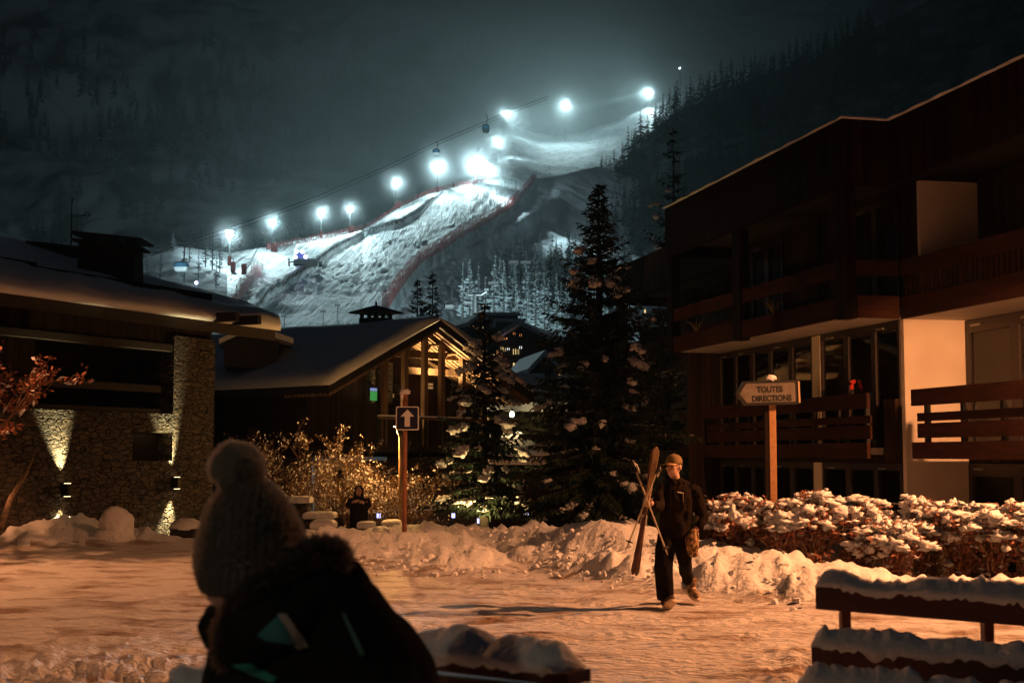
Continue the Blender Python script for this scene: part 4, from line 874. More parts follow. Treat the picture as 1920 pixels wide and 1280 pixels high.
# ================================================================== LIFTS, MACHINES AND SMALL THINGS ON THE MOUNTAIN
m_cab = mat('cabin_shell', (.75, .8, .82), .35); m_cabd = mat('cabin_dark_shell', (.05, .07, .08), .4); m_cgl = mat('cabin_glass', (.08, .2, .3), .15, emit=(.1, .4, .7), estr=.05)
m_bl = emis('blue_white_lamp', (.45, .45, 1), 14)
def gondola(px, py, d, wpx, hpx, lab, rz=0, lit=False, hang=1.7, shell=None):
    p = P(px, py, d); w_ = wpx * d / F; h = hpx * d / F
    r = empty('gondola_cabin', (p.x, p.y, p.z - h / 2), rz, lab, 'gondola cabin', 'gondola cabins on the cable')
    def ring(z, sx, sy): return [Vector((math.copysign(abs(math.cos(q)) ** .5, math.cos(q)) * w_ / 2 * sx, math.copysign(abs(math.sin(q)) ** .5, math.sin(q)) * w_ * .42 * sy, z)) for q in [2 * PI * k / 20 for k in range(20)]]
    b = MB(); b.rings([ring(0, .68, .68), ring(h * .08, .86, .86), ring(h * .42, 1, 1)]); b.build('shell', shell or (m_cab if lit else m_cabd), r, smooth=False)
    b = MB(); b.rings([ring(h * .421, .99, .99), ring(h * .78, .96, .96), ring(h * .86, .9, .9)]); b.build('window_band', m_cgl, r)
    b = MB(); b.rings([ring(h * .861, .92, .92), ring(h * .95, .8, .8), ring(h, .4, .4)])
    for k in range(0, 20, 2):
        q = 2 * PI * k / 20; e = ring(h * .42, 1.01, 1.01)[k]; f_ = ring(h * .86, .93, .93)[k]; b.tube([e, f_], .03 * w_, 4)
    b.build('roof', m_cabd, r)
    b = MB(); H = h * (1 + hang); b.tube([(0, 0, h), (w_ * .16, 0, h * 1.25), (w_ * .2, 0, H * .85), (w_ * .12, 0, H), (-w_ * .2, 0, H)], .045 * w_, 6); b.build('hanger_arm', m_black, r)
    if lit:
        l = lamp('cabin_light', 'POINT', r.location + Vector((0, -2.2, -2.0)), 60, (.8, .95, 1), r, r=.2)
    return P(px, py, d) + Vector((0, 0, h / 2 + h * hang))
g1 = gondola(340, 500, 190, 28, 19, 'white and blue gondola cabin hanging low behind the stone chalet', lit=True)
g2 = gondola(818, 286, 330, 14, 14, 'pale gondola cabin hanging above the slope edge floodlights', lit=True, hang=.9)
g3 = gondola(911, 241, 350, 14, 16, 'dark gondola cabin beside the upper floodlights', hang=1.1)
def cable(name, pts, r_, lab, sag=0):
    r = empty(name, pts[0], 0, lab, 'cable'); out = []
    for a_, c_ in zip(pts, pts[1:]):
        for k in range(12):
            t = k / 12; q = a_.lerp(c_, t); q = q - Vector((0, 0, sag * 4 * t * (1 - t))); out.append(q - pts[0])
    out.append(pts[-1] - pts[0]); b = MB(); b.tube(out, r_, 5); b.build('wire', m_black, r)
CB = [(150, 512, 145), (250, 482, 165), (340, 455, 190), (420, 430, 215), (510, 399, 240), (600, 366, 265), (720, 314, 300), (818, 267, 330), (912, 227, 350), (945, 212, 365), (1030, 180, 400)]
cable('lift_cable', [P(*q) for q in CB], .06, 'upper gondola cable rising over the slope edge')
cable('lift_cable', [P(x, y + 9 - x * .004, d) for x, y, d in CB], .045, 'second gondola cable just below the first')
def chairlift(px, py, d, sc, lab):
    p = P(px, py, d); r = empty('lift_chair', p, 0, lab, 'lift chair', 'empty chairs of the chairlift'); r.scale = (sc,) * 3
    b = MB(); b.box(-1.1, 1.1, -.3, .35, -.1, 0); b.build('seat', m_black, r); b = MB(); b.box(-1.1, 1.1, .36, .44, .02, .62); b.build('backrest', m_black, r)
    b = MB(); b.tube([(-1.1, .3, .3), (-1.05, .1, 1.2), (0, 0, 1.4), (1.05, .1, 1.2), (1.1, .3, .3)], .05, 5); b.tube([(0, 0, 1.4), (0, 0, 3.2)], .05, 5); b.build('hanger', m_black, r)
ch = [(1176, 281, 600, 1, 'lowest lift chair of the upper row against the bright fog'), (1192, 259, 620, 1, 'second lift chair up in the row against the fog'), (1208, 239, 650, 1, 'third lift chair up in the row against the fog'), (1211, 256, 640, .9, 'lift chair beside the forest edge, right of the rising row'),
      (1225, 236, 680, .9, 'faint lift chair near the forest edge'), (1222, 216, 700, .8, 'faintest lift chair high in the fog'), (1238, 212, 720, .8, 'highest lift chair touching the forest silhouette'),
      (963, 494, 240, .8, 'left lift chair of the pair before the frosted larches'), (986, 494, 240, .8, 'right lift chair of the pair before the frosted larches'), (847, 578, 200, .85, 'lift chair right of the spruce pair'), (925, 533, 225, .75, 'lift chair over the larches beside the lift tower'), (877, 570, 205, .6, 'small lift chair left of the lift tower')]
for c in ch: chairlift(*c)
tp_ = P(890, 600, 190); r = empty('lift_tower', tp_, 0, 'chairlift tower with a wide cross arm in front of the frosted larches', 'lift tower'); h = zat(890, 553, 190) - tp_.z
b = MB(); b.tube([(0, 0, -4), (0, 0, h)], [.4, .28], 8); b.build('mast', m_black, r)
b = MB(); b.tube([(-1.6, 0, h + .5), (-.9, 0, h), (.9, 0, h), (1.6, 0, h + .5)], .16, 6); b.box(-1.9, -1.3, -1.4, 1.4, h + .45, h + .7); b.box(1.3, 1.9, -1.4, 1.4, h + .45, h + .7); b.build('cross_arm', m_black, r)
# snow groomer
gp = hill_pt(572, 516); r = empty('snow_groomer', gp, math.radians(8), 'snow groomer with blue white lights working on the floodlit slope', 'snow groomer')
b = MB(); b.box(-2.4, 1.6, -1.2, 1.2, .55, 1.3); b.box(.2, 2.6, -1.1, 1.1, .9, 1.35); b.build('body', m_cabd, r)
b = MB(); b.rings([[Vector((x, y, z)) for x, y in ((-2.1, -1), (0, -1), (0, 1), (-2.1, 1))] if z < 2 else [Vector((x, y, z)) for x, y in ((-1.8, -.85), (-.35, -.85), (-.35, .85), (-1.8, .85))] for z in (1.301, 1.8, 2.7)]); b.build('cab', mat('groomer_cab', (.1, .12, .3), .3), r)
for s in (-1, 1):
    b = MB(); yy = s * 1.75; b.prism([(-2.6, yy - .45, .35), (-2.2, yy - .45, 0), (2.2, yy - .45, 0), (2.7, yy - .45, .4), (2.3, yy - .45, .85), (-2.3, yy - .45, .85)], (0, .9, 0)); b.build('track', m_black, r)
b = MB(); b.box(-3.6, -3.3, -2.4, 2.4, 0, 1.1); b.tube([(-3.3, 0, .6), (-2.4, 0, .8)], .15, 6); b.build('blade', m_black, r)
b = MB(); b.box(2.9, 3.6, -2.2, 2.2, .05, .6); b.build('tiller', m_black, r)
for x, y, z in ((-1.9, -.6, 2.85), (-.6, -.6, 2.85), (-2.15, -.8, 1.6), (.1, -1.05, 1.7)):
    b = MB(); b.ball((x, y - .3, z), .42, 8, 5); b.build('headlight', m_bl, r)
lamp('groomer_light', 'SPOT', gp + Vector((-2.5, -.5, 2.8)), 2500, (.7, .8, 1), r, r=.2, target=gp + Vector((-12, -12, 0)), angle=100)
# snow lances and padded posts
m_white = mat('white_tube', (.7, .72, .72), .5)
def lance(px, py, dx, dz, lab, pad=True):
    p = hill_pt(px, py); r = empty('snow_lance', p, 0, lab, 'snow lance', 'snow lances on the slope edge'); b = MB(); b.tube([(0, 0, 0), (dx, 0, dz)], .13, 6); b.build('lance_tube', m_white, r)
    if pad: b = MB(); b.box(-.55, .45, -.5, .5, -.2, 2.1); b.build('padding', m_redpad, r)
lance(458, 513, 2.6, 5.2, 'leaning white snow lance with a red pad at the left end of the slope'); lance(777, 372, .5, 4.6, 'thin white snow lance beside the tall floodlight', False)
for px, py, s, lab in ((437, 507, 1, 'red padded post below the leftmost floodlight'), (516, 472, 1, 'red padded post below the second floodlight'), (660, 437, .9, 'red padded post below the fourth floodlight'), (747, 391, 1, 'red padded post beside the tall floodlight'), (892, 343, 1.7, 'big red padded snow gun hut under the brightest floodlight'), (850, 351, .7, 'tiny red padded post on the crest')):
    p = hill_pt(px, max(py, interp(CREST, px) + 1)); r = empty('padded_post', p, 0, lab, 'padded post', 'red padded posts on the slope edge'); b = MB(); b.rings([[Vector((math.cos(q) * .55 * s * k, math.sin(q) * .55 * s * k, z * s)) for q in [2 * PI * i / 10 for i in range(10)]] for z, k in ((-.3, 1), (2.0, 1), (2.25, .7))]); b.build('padding', m_redpad, r)
    b = MB(); b.tube([(0, 0, 2.2 * s), (0, 0, 3.0 * s)], .08, 6); b.build('post', m_steel, r)
for k, (px, py, h) in enumerate([(533, 616, 2.2), (606, 610, 2.2), (633, 604, 2.6)]):
    p = hill_pt(px, py); r = empty('slope_marker', p, 0, ['leftmost thin marker pole at the foot of the slope', 'middle thin marker pole at the foot of the slope', 'rightmost thin marker pole with a flag at the foot of the slope'][k], 'marker pole', 'marker poles at the foot of the slope'); b = MB(); b.tube([(0, 0, -.5), (0, 0, h)], .07, 5); b.build('pole', m_black, r); b = MB(); b.box(-.5, .35, -.05, .05, h - .1, h + .25); b.build('flag', m_black, r)
p = P(368, 552, 170); r = empty('signal_lamp_post', p, 0, 'two small violet white lamps on a thin pole behind the stone chalet roof', 'lamp post'); b = MB(); b.tube([(0, 0, -2), (0, 0, 1.6)], .05, 6); b.build('pole', m_steel, r)
for z in (.6, 1.4): b = MB(); b.ball((0, -.1, z), .2, 10, 6); b.build('bulb', m_bl, r)
# red safety nets
def net_mat(name, c):
    m = mat(name, c, .8); n = m.node_tree; N = n.nodes; L = n.links; b = N['Principled BSDF']
    tc = N.new('ShaderNodeTexCoord'); t = N.new('ShaderNodeTexNoise'); t.inputs['Scale'].default_value = 1.4; t.inputs['Detail'].default_value = 6; L.new(tc.outputs['Object'], t.inputs[0])
    r = N.new('ShaderNodeMapRange'); r.inputs[1].default_value = .42; r.inputs[2].default_value = .55; r.inputs[3].default_value = .25; r.inputs[4].default_value = .8; L.new(t.outputs[0], r.inputs[0]); L.new(r.outputs[0], b.inputs['Alpha']); return m
m_net = net_mat('red_netting', (.6, .13, .13))
def netting(line, h, lab, rows=1, up=False, dx=0):
    r = None
    for row in range(rows):
        pts = []
        for (x0, y0), (x1, y1) in zip(line, line[1:]):
            n = max(2, int(math.hypot(x1 - x0, y1 - y0) / 6))
            for k in range(n): t = k / n; pts.append(hill_pt(lerp(x0, x1, t) + dx * row, max(lerp(y0, y1, t), interp(CREST, lerp(x0, x1, t)) + 1)))
        if r is None: r = empty('safety_net', pts[0], 0, lab, 'safety net', 'red safety nets along the slope')
        b = MB(); vs = []
        for i, p in enumerate(pts):
            q = p - r.location; vs += [tuple(q - Vector((0, 0, .2))), tuple(q + Vector((0, 0, h * (1 + .25 * nz(i * .4, row)))))]
        b.add(vs, [(2 * i, 2 * i + 2, 2 * i + 3, 2 * i + 1) for i in range(len(pts) - 1)]); b.build('netting', m_net, r)
        if row == 0:
            for i in range(0, len(pts), 4): b = MB(); b.tube([pts[i] - r.location - Vector((0, 0, .3)), pts[i] - r.location + Vector((0, 0, h + .3))], .07, 4); b.build('stake', m_redpad, r)
netting(NET[:-1], 2.3, 'long red safety net winding down the right edge of the slope', 2, dx=5)
netting([(428, 590), (450, 555), (468, 525), (482, 500)], 2.2, 'wide red safety net at the left foot of the slope', 4, dx=5)
netting([(500, 468), (560, 458), (620, 445), (680, 433), (710, 415), (745, 392), (800, 366), (850, 350), (925, 340)], 1.5, 'thin red safety net along the upper left edge of the slope')
m_net2 = m_net; m_net = net_mat('berm_shade_strip', (.015, .015, .018))  # dark strip added to draw the berm's shaded line
netting([q for q in BERM[:-1]], .8, 'dark upright strip added along the berm for its shaded side')
# white chimney smoke drifting in at the left edge
m, n, v = volmat('chimney_smoke', .5, (.8, .9, .92), .3); tc = n.nodes.new('ShaderNodeTexCoord'); t = n.nodes.new('ShaderNodeTexNoise'); t.inputs['Scale'].default_value = 2.2; t.inputs['Detail'].default_value = 4; n.links.new(tc.outputs['Object'], t.inputs[0])
ln = n.nodes.new('ShaderNodeVectorMath'); ln.operation = 'LENGTH'; n.links.new(tc.outputs['Object'], ln.inputs[0]); mr = n.nodes.new('ShaderNodeMapRange'); mr.inputs[1].default_value = 1; mr.inputs[2].default_value = .2; n.links.new(ln.outputs['Value'], mr.inputs[0])
mu = n.nodes.new('ShaderNodeMath'); mu.operation = 'MULTIPLY'; n.links.new(mr.outputs[0], mu.inputs[0]); m3 = n.nodes.new('ShaderNodeMapRange'); m3.inputs[1].default_value = .45; m3.inputs[2].default_value = .65; m3.inputs[4].default_value = .6; n.links.new(t.outputs[0], m3.inputs[0]); n.links.new(m3.outputs[0], mu.inputs[1]); n.links.new(mu.outputs[0], v.inputs['Density'])
b = MB(); b.ball((0, 0, 0), 1, 16, 10); o = b.build('smoke', m, smooth=True); o.location = P(12, 440, 110); o.scale = (2.0, 1.6, 2.4); o.rotation_euler = (0, .5, 0); tag(o, 'pale chimney smoke drifting at the left edge', kind='stuff')
p = P(1275, 140, 900); r = empty('floodlight', p, 0, 'tiny distant light like a star, highest above the forest edge', 'floodlight', 'floodlights along the ski slope'); b = MB(); b.tube([(0, 0, -30), (0, 0, 3.6)], .2, 6); b.build('mast', m_black, r); b = MB(); b.ball((0, -.3, 4.0), .42, 10, 6); b.build('lamp_head', m_flood, r)
# ================================================================== SIGNS
m_signb = mat('sign_blue', (.005, .006, .035), .35); m_signw = mat('sign_white', (.72, .72, .7), .35); m_postr = mat('rusty_sign_post', (.34, .13, .06), .6, col2=(.2, .08, .04), scale=12)
sp_ = P(758, 1006, 24.3); pz = zat(762, 735, 24.3); zb = sp_.z - .15
r = empty('road_sign', (sp_.x, sp_.y, zb), 0, 'square blue one way sign with a white up arrow on a red brown post', 'road sign'); H = pz - zb
b = MB(); b.tube([(0, 0, -.2), (0, 0, H)], .042, 12); b.build('post', m_postr, r, smooth=True)
def rrect(w_, h, rad, y, cz, n=5):
    pts = []
    for sx, sz, a0 in ((1, 1, 0), (-1, 1, 90), (-1, -1, 180), (1, -1, 270)):
        for k in range(n + 1):
            a_ = math.radians(a0 + 90 * k / n); pts.append((sx * (w_ - rad) + rad * math.cos(a_), y, cz + sz * (h - rad) + rad * math.sin(a_)))
    return pts
cz = zat(764, 784, 24.25) - zb; cx = P(764, 784, 24.25).x - sp_.x; s = .195
pl = empty('plate', (cx, 0, 0)); pl.parent = r
b = MB(); b.prism(rrect(s, s * 1.03, .025, -.075, cz), (0, .018, 0)); pl2 = b.build('sign_plate', m_signw, r); pl2.location = (cx, 0, 0); bpy.data.objects.remove(pl)
b = MB(); b.prism(rrect(s - .018, s * 1.03 - .018, .018, -.079, cz), (0, .0035, 0)); b.build('blue_field', m_signb, pl2)
b = MB(); y = -.083; b.prism([(-.045, y, cz - .14), (.045, y, cz - .14), (.045, y, cz + .03), (.118, y, cz + .03), (0, y, cz + .15), (-.118, y, cz + .03), (-.045, y, cz + .03)], (0, .0035, 0)); b.build('arrow', m_signw, pl2)
b = MB(); b.ball((-.0, 0, H + .0), (.09, .09, .05), 12, 8, .4, 3); b.ball((-.055, -.01, H - .05), (.03, .045, .1), 10, 8, .3, 4); b.build('snow_cap', m_snow, r, smooth=True)
# TOUTES DIRECTIONS
dD = 20.4; sp_ = P(1449, 930, dD); zb = -.6; top = P(1450, 728, dD)
r = empty('direction_sign', (sp_.x, sp_.y, zb), 0, 'arrow shaped sign reading TOUTES DIRECTIONS on a timber coloured post', 'direction sign'); H = top.z - zb
b = MB(); b.box(-.115, -.045, -.04, .05, 0, H - .1); o = b.build('post', m_darkwood, r)
b = MB(); b.box(-.044, .055, -.05, .05, 0, H - .06); o = b.build('post', mat('orange_brown_post', (.42, .22, .09), .5, col2=(.34, .17, .07), scale=10), r); bevel(o, .008)
b = MB()
for k in range(9): b.tube([(.004, -.056, H - .5 - k * .17), (.004, -.049, H - .5 - k * .17)], .007, 6)
b.build('bolt_row', m_black, o)
sg = empty('sign_arm', (0, 0, 0)); bpy.data.objects.remove(sg)
rot = math.radians(-1.5)
def arrow(x0, x1, z0, z1, tip, rad, y):
    pts = [(x0 + tip, y, z1), (x0, y, (z0 + z1) / 2 - .01), (x0 + tip, y, z0)]
    for cx_, cz_, a0 in ((x1 - rad, z0 + rad, -90), (x1 - rad, z1 - rad, 0)):
        for k in range(6): a_ = math.radians(a0 + 18 * k); pts.append((cx_ + rad * math.cos(a_), y, cz_ + rad * math.sin(a_)))
    return pts
sgx = lambda px: (P(px, 735, dD).x - sp_.x); sgz = lambda py: zat(1440, py, dD) - zb
X0, X1, Z0, Z1 = sgx(1376), sgx(1495), sgz(759), sgz(714)
MR = Matrix.Translation((0, 0, sgz(737))) @ Matrix.Rotation(rot, 4, 'Y') @ Matrix.Translation((0, 0, -sgz(737)))
b = MB(); b.M = MR; b.prism(arrow(X0, X1, Z0, Z1, .12, .035, -.13), (0, .07, 0)); sb = b.build('sign_body', m_black, r)
b = MB(); b.M = MR; b.prism(arrow(X0 + .06, X1 - .055, Z0 + .036, Z1 - .036, .1, .02, -.134), (0, .0035, 0)); b.build('white_face', mat('worn_white_face', (.17, .15, .12), .4, col2=(.12, .105, .085), scale=9), sb)
b = MB(); b.M = MR; b.box(X1 - .012, X1 + .012, -.14, -.05, Z0 + .02, Z1 - .02); b.build('edge_strip', mat('edge_metal', (.5, .35, .2), .4), sb)
for txt, px, py, sz in (('TOUTES', 1440, 731, .107), ('DIRECTIONS', 1443.5, 747.5, .107)):
    cu = bpy.data.curves.new('lettering', 'FONT'); cu.body = txt; cu.size = sz; cu.extrude = .001; cu.offset = .0042; cu.align_x = 'CENTER'; cu.align_y = 'CENTER'; cu.materials.append(m_black)
    o = bpy.data.objects.new('tmp', cu); SC.collection.objects.link(o); dg = bpy.context.evaluated_depsgraph_get(); me_ = bpy.data.meshes.new_from_object(o.evaluated_get(dg), depsgraph=dg); bpy.data.objects.remove(o)
    o = bpy.data.objects.new('lettering', me_); SC.collection.objects.link(o); o.parent = sb; o.location = (sgx(px), -.1365, sgz(py)); o.rotation_euler = (PI / 2, rot, 0); o.scale = (.93, 1.08, 1)
b = MB(); b.ball((sgx(1444), -.09, Z1 + .028), (.075, .06, .05), 14, 9, .5, 2); b.ball((sgx(1437), -.09, Z1 + .02), (.04, .04, .03), 10, 7, .5, 5); b.build('snow_cap', m_snow, sb, smooth=True)
# lamp pole behind the road sign, its light hidden in the branches
p = P(751, 985, 34.2); zt_ = zat(751, 815, 34.2)
r = empty('lamp_pole', (p.x, p.y, -1.1), 0, 'lit pole behind the one way sign, glowing among the branches', 'lamp post'); b = MB(); b.tube([(0, 0, 0), (0, 0, zt_ + 1.1)], .055, 10); b.build('pole', mat('ochre_pole', (.5, .33, .15), .6), r, smooth=True)
b = MB(); b.rings([[Vector((math.cos(q) * k, math.sin(q) * k, zt_ + 1.1 + z)) for q in [2 * PI * i / 12 for i in range(12)]] for z, k in ((0, .08), (.18, .13), (.2, .2), (.28, .03))]); b.build('lamp_head', m_black, r)
lamp('pole_light', 'POINT', Vector((p.x - .2, p.y + .35, zt_ + .05)), 330, (1, .45, .12), r, r=.06)
# uplight at the foot of the smaller spruce
p = P(903, 990, 31.8); r = empty('ground_spotlight', (p.x, p.y, ground_z(p.x, p.y, False)), 0, 'small spotlight at the foot of the smaller spruce', 'spotlight'); b = MB(); b.ball((0, 0, .1), .07, 8, 6); b.build('housing', m_black, r); lamp('spot_light', 'SPOT', r.location + Vector((0, -.1, .3)), 420, (1, .62, .22), r, r=.05, target=P(912, 860, 33), angle=110, blend=.8)
# ================================================================== LEAFY TREES AND BUSHES
m_twig = mat('twig_bark', (.16, .1, .06), .85); m_leaf = mat('dry_leaves', (.15, .07, .016), .7, col2=(.08, .045, .012), scale=3); m_redleaf = mat('red_autumn_leaves', (.30, .10, .05), .7, col2=(.18, .07, .04), scale=5)
def leafy(loc, H, R, n, seed, lab, name='leafy_tree', leafm=None, stems=3, leaf=.045, snowy=.3, cat='tree', lean=0, low=.25):
    rn = random.Random(seed); r = empty(name, loc, 0, lab, cat); T = MB(); L = MB(); S = MB(); tips = []
    def grow(p, d, ln, rad, lv):
        pts = [p]; q = p.copy(); dd = d.copy()
        for k in range(4):
            dd = (dd + Vector((rn.gauss(0, .16), rn.gauss(0, .16), rn.gauss(.03, .08)))).normalized(); q = q + dd * ln / 4; pts.append(q.copy())
        T.tube(pts, [rad * (1 - .55 * i / 4) for i in range(5)], 5 if lv < 2 else 3, False)
        if lv >= 2: tips.append(pts)
        if lv < 4:
            for k in range(3 if lv else 4):
                t = rn.uniform(.35, 1); i = min(3, int(t * 4)); nd = (dd * .7 + Vector((rn.gauss(0, .6), rn.gauss(0, .6), rn.gauss(.2, .35)))).normalized(); grow(pts[i].lerp(pts[i + 1], t * 4 - i), nd, ln * rn.uniform(.5, .72), rad * .5, lv + 1)
    for s in range(stems):
        a_ = 2 * PI * s / stems + rn.random(); grow(Vector((math.cos(a_) * .1, math.sin(a_) * .1, -.1)), Vector((math.cos(a_) * R / H * .8 + lean, math.sin(a_) * R / H * .8, 1)).normalized(), H * .5, .035 * H / 3, 0)
    for k in range(n):
        pts = rn.choice(tips); i = rn.randrange(4); p = pts[i].lerp(pts[i + 1], rn.random()) + Vector((rn.gauss(0, .05), rn.gauss(0, .05), rn.gauss(0, .04)))
        if p.z < low * H * rn.random(): continue
        a_ = Vector((rn.gauss(0, 1), rn.gauss(0, 1), rn.gauss(0, 1))).normalized() * leaf * rn.uniform(.5, 1.3); c_ = a_.orthogonal().normalized() * leaf * rn.uniform(.3, .6)
        if rn.random() < snowy: S.add([p - a_ * 1.2, p + c_ + Vector((0, 0, .02)), p + a_ * 1.2, p - c_], [(0, 1, 2, 3)])
        else: L.add([p - a_, p + c_, p + a_, p - c_], [(0, 1, 2, 3)])
    T.build('branches', m_twig, r); L.build('foliage', leafm or m_leaf, r)
    if S.v: S.build('snow_clumps', m_snow, r)
def at(px, d, z): q = P(px, 850, d); return Vector((q.x, d, z))
leafy(at(722, 35.4, -1), 3.3, 1.3, 5200, 1, 'golden lit leafy tree around the lamp pole left of the one way sign', leaf=.03)
leafy(at(774, 36, -1), 3.0, .42, 1100, 2, 'small lit tree just right of the one way sign', leaf=.03)
leafy(at(640, 36.2, -1), 3.4, .9, 2400, 3, 'dim leafy tree behind the dark standing figure', leaf=.03)
leafy(at(590, 35, -1), 4.1, 1.3, 3000, 4, 'tall unlit leafy tree in front of the timber chalet eave', leaf=.035)
leafy(at(500, 36, -1), 3.4, 1.4, 2600, 5, 'dark leafy tree between the hat and the timber chalet', leaf=.035)
leafy(at(-75, 23.6, .2), 4.2, 1.25, 4200, 6, 'bush with glowing orange red leaves at the left edge', leafm=m_redleaf, leaf=.055, snowy=.12, lean=.02)
r = empty('leaning_trunk', P(2, 965, 24.5), 0, 'leaning pale tree trunk at the left edge before the stone wall', 'tree trunk'); e = P(62, 858, 25.5) - P(2, 965, 24.5); b = MB(); b.tube([(0, 0, -.2), e * .3, e * .6 + Vector((.03, 0, 0)), e], [.06, .05, .04, .02], 8); b.tube([e * .6, e * .8 + Vector((-.12, 0, .1))], [.02, .008], 5); b.build('trunk', mat('pale_bark', (.32, .22, .14), .85, col2=(.12, .09, .07), scale=18), r, smooth=True)
# snow loaded hedge bushes along the street
def bush(x, y, zb, R, H, seed, lab):
    rn = random.Random(seed); r = empty('snowy_bush', (x, y, zb), 0, lab, 'bush', 'snow loaded bushes along the street'); T = MB(); S = MB(); L = MB()
    for k in range(46):
        a_ = rn.random() * 2 * PI; sp = rn.uniform(.15, 1); e = Vector((math.cos(a_) * R * sp, math.sin(a_) * R * sp * .7, H * (1 - .28 * sp ** 2) * rn.uniform(.75, 1.05))); m_ = Vector((e.x * .35, e.y * .35, e.z * .55)); s0 = Vector((e.x * .12, e.y * .12, -.2))
        T.tube([s0, m_, e], [.016, .011, .005], 4, False)
        for j in range(14):
            t = rn.uniform(.35, 1); q = m_.lerp(e, t) if rn.random() < .75 else s0.lerp(m_, t); dd = Vector((rn.gauss(0, 1), rn.gauss(0, 1), rn.uniform(-.3, 1))).normalized() * rn.uniform(.06, .22); T.tube([q, q + dd], [.006, .003], 3, False)
            c_ = q + dd
            if rn.random() < (.4 if c_.z > H * .62 else .12):
                s = rn.choice([.012, .018, .025, .032, .042, .06]) * (1.15 if c_.z > H * .6 else .8); S.ball(c_, (s * rn.uniform(.8, 1.5), s * rn.uniform(.8, 1.3), s * rn.uniform(.6, .95)), 9, 7, 1.4, j + k)
            for l in range(7):
                p = q + dd * rn.random() + Vector((rn.gauss(0, .03), rn.gauss(0, .03), rn.gauss(0, .03))); v_ = Vector((rn.gauss(0, 1), rn.gauss(0, 1), rn.gauss(0, 1))).normalized() * .034; c2 = v_.orthogonal().normalized() * .014; L.add([p - v_, p + c2, p + v_, p - c2], [(0, 1, 2, 3)])
        s = rn.uniform(.03, .085)
        for j in range(2): S.ball(e + Vector((rn.gauss(0, .05), rn.gauss(0, .05), rn.uniform(-.02, .03))), (s * rn.uniform(.9, 1.6), s * rn.uniform(.8, 1.3), s * rn.uniform(.35, .7)), 10, 7, 1.4, k + 100 + j)
    T.build('stems', m_twig, r); S.build('snow_clumps', m_snow, r, smooth=True); L.build('foliage', m_redleaf, r)
BU = [(1392, 19.6, 930, 1065, .58, 'leftmost snow loaded bush of the hedge, nearest the skier'), (1462, 19.4, 935, 1075, .62, 'second bush from the left, in front of the sign post'), (1535, 19.3, 930, 1080, .62, 'third bush from the left in the hedge'), (1610, 19.3, 938, 1085, .6, 'fourth bush from the left, ending the first hedge clump'),
      (1678, 18.7, 985, 1088, .5, 'low bush filling the gap between the two hedge clumps'), (1735, 19.2, 942, 1088, .6, 'bush below the lit cream wall'), (1800, 18.9, 950, 1090, .6, 'bush right of the one below the cream wall'), (1868, 18.7, 955, 1095, .62, 'second bush from the right edge'), (1938, 18.5, 950, 1100, .65, 'bush cut by the right edge of the picture')]
for i, (px, d, pt, pb, R, lab) in enumerate(BU):
    a_ = P(px, pb, d); t_ = P(px, pt, d); bush(a_.x, d, a_.z, R, t_.z - a_.z, 40 + i, lab)
# ================================================================== FOREGROUND GUARD RAILS
m_beam = mat('rail_timber', (.16, .05, .035), .6, col2=(.09, .03, .022), scale=4, bump=.4, bscale=20, bdist=.004, stretch=(.2, 1, 1))
def rail_snow(b, p0, p1, w_, h, seed, lump=.35, drip=.03):
    d = (p1 - p0); L_ = d.length; dx = d.normalized(); dy = Vector((-dx.y, dx.x, 0)).normalized(); n = int(L_ / .018); rr = []
    for i in range(n + 1):
        t = i / n; p = p0 + d * t; e = min(1, min(t, 1 - t) * L_ / .05); e = math.sqrt(max(.02, e)); s = t * L_
        hh = h * e * (1 + .45 * nz(s * 1.7, seed, 9) + lump * (nz(s * 5, seed) + .7 * nz(s * 16, seed, 3) + .5 * nz(s * 45, seed, 5))); dr = drip * max(-.25, .35 + 1.5 * nz(s * 5.3, seed, 7) + 1.0 * nz(s * 17, seed, 8) + .7 * nz(s * 51, seed, 2)) * e
        rr.append([p - dy * (w_ + .012) - Vector((0, 0, dr)), p - dy * (w_ + .022) + Vector((0, 0, hh * .4)), p - dy * w_ * .7 + Vector((0, 0, hh * .92)), p + Vector((0, 0, hh * 1.04)), p + dy * w_ * .7 + Vector((0, 0, hh * .9)), p + dy * (w_ + .02) + Vector((0, 0, hh * .35)), p + dy * (w_ + .01) - Vector((0, 0, dr)), p - Vector((0, 0, .004))])
    b.rings(rr)
def beam(b, p0, p1, w_, h):
    d = p1 - p0; dy = Vector((-d.y, d.x, 0)).normalized() * w_
    b.prism([p0 - dy - Vector((0, 0, h)), p0 + dy - Vector((0, 0, h)), p0 + dy, p0 - dy], d)
r = empty('guard_rail', P(1560, 1300, 6.6), 0, 'dark red timber guard rail topped with snow at the lower right', 'guard rail', 'snow topped timber guard rails'); o0 = r.location.copy()
for (xa, ya, da), (xb, yb, db), hs, sd, bh in (((1531, 1098, 6.6), (2100, 1142, 6.2), .075, 1, .1), ((1524, 1208, 6.3), (2100, 1262, 5.9), .085, 2, .115), ((1490, 1300, 6.1), (2100, 1335, 5.8), .1, 3, .11)):
    a_ = P(xa, ya, da) - o0; c_ = P(xb, yb, db) - o0; b = MB(); beam(b, a_, c_, .05, bh); o = b.build('rail', m_beam, r); b = MB(); rail_snow(b, a_, c_, .055, hs, sd); b.build('snow', m_snow, o, smooth=True)
for px in (1592, 1862, 2090):
    a_ = P(px, 1128, 6.62 - (px - 1531) * .0007) - o0; b = MB(); b.box(a_.x - .022, a_.x + .022, a_.y + .055, a_.y + .12, -1.6, a_.z - .03); bevel(b.build('post', m_beam, r), .004)
r = empty('guard_rail', P(900, 1300, 4.4), 0, 'dark timber guard rail under lumpy snow beside the hatted person', 'guard rail', 'snow topped timber guard rails'); o0 = r.location.copy()
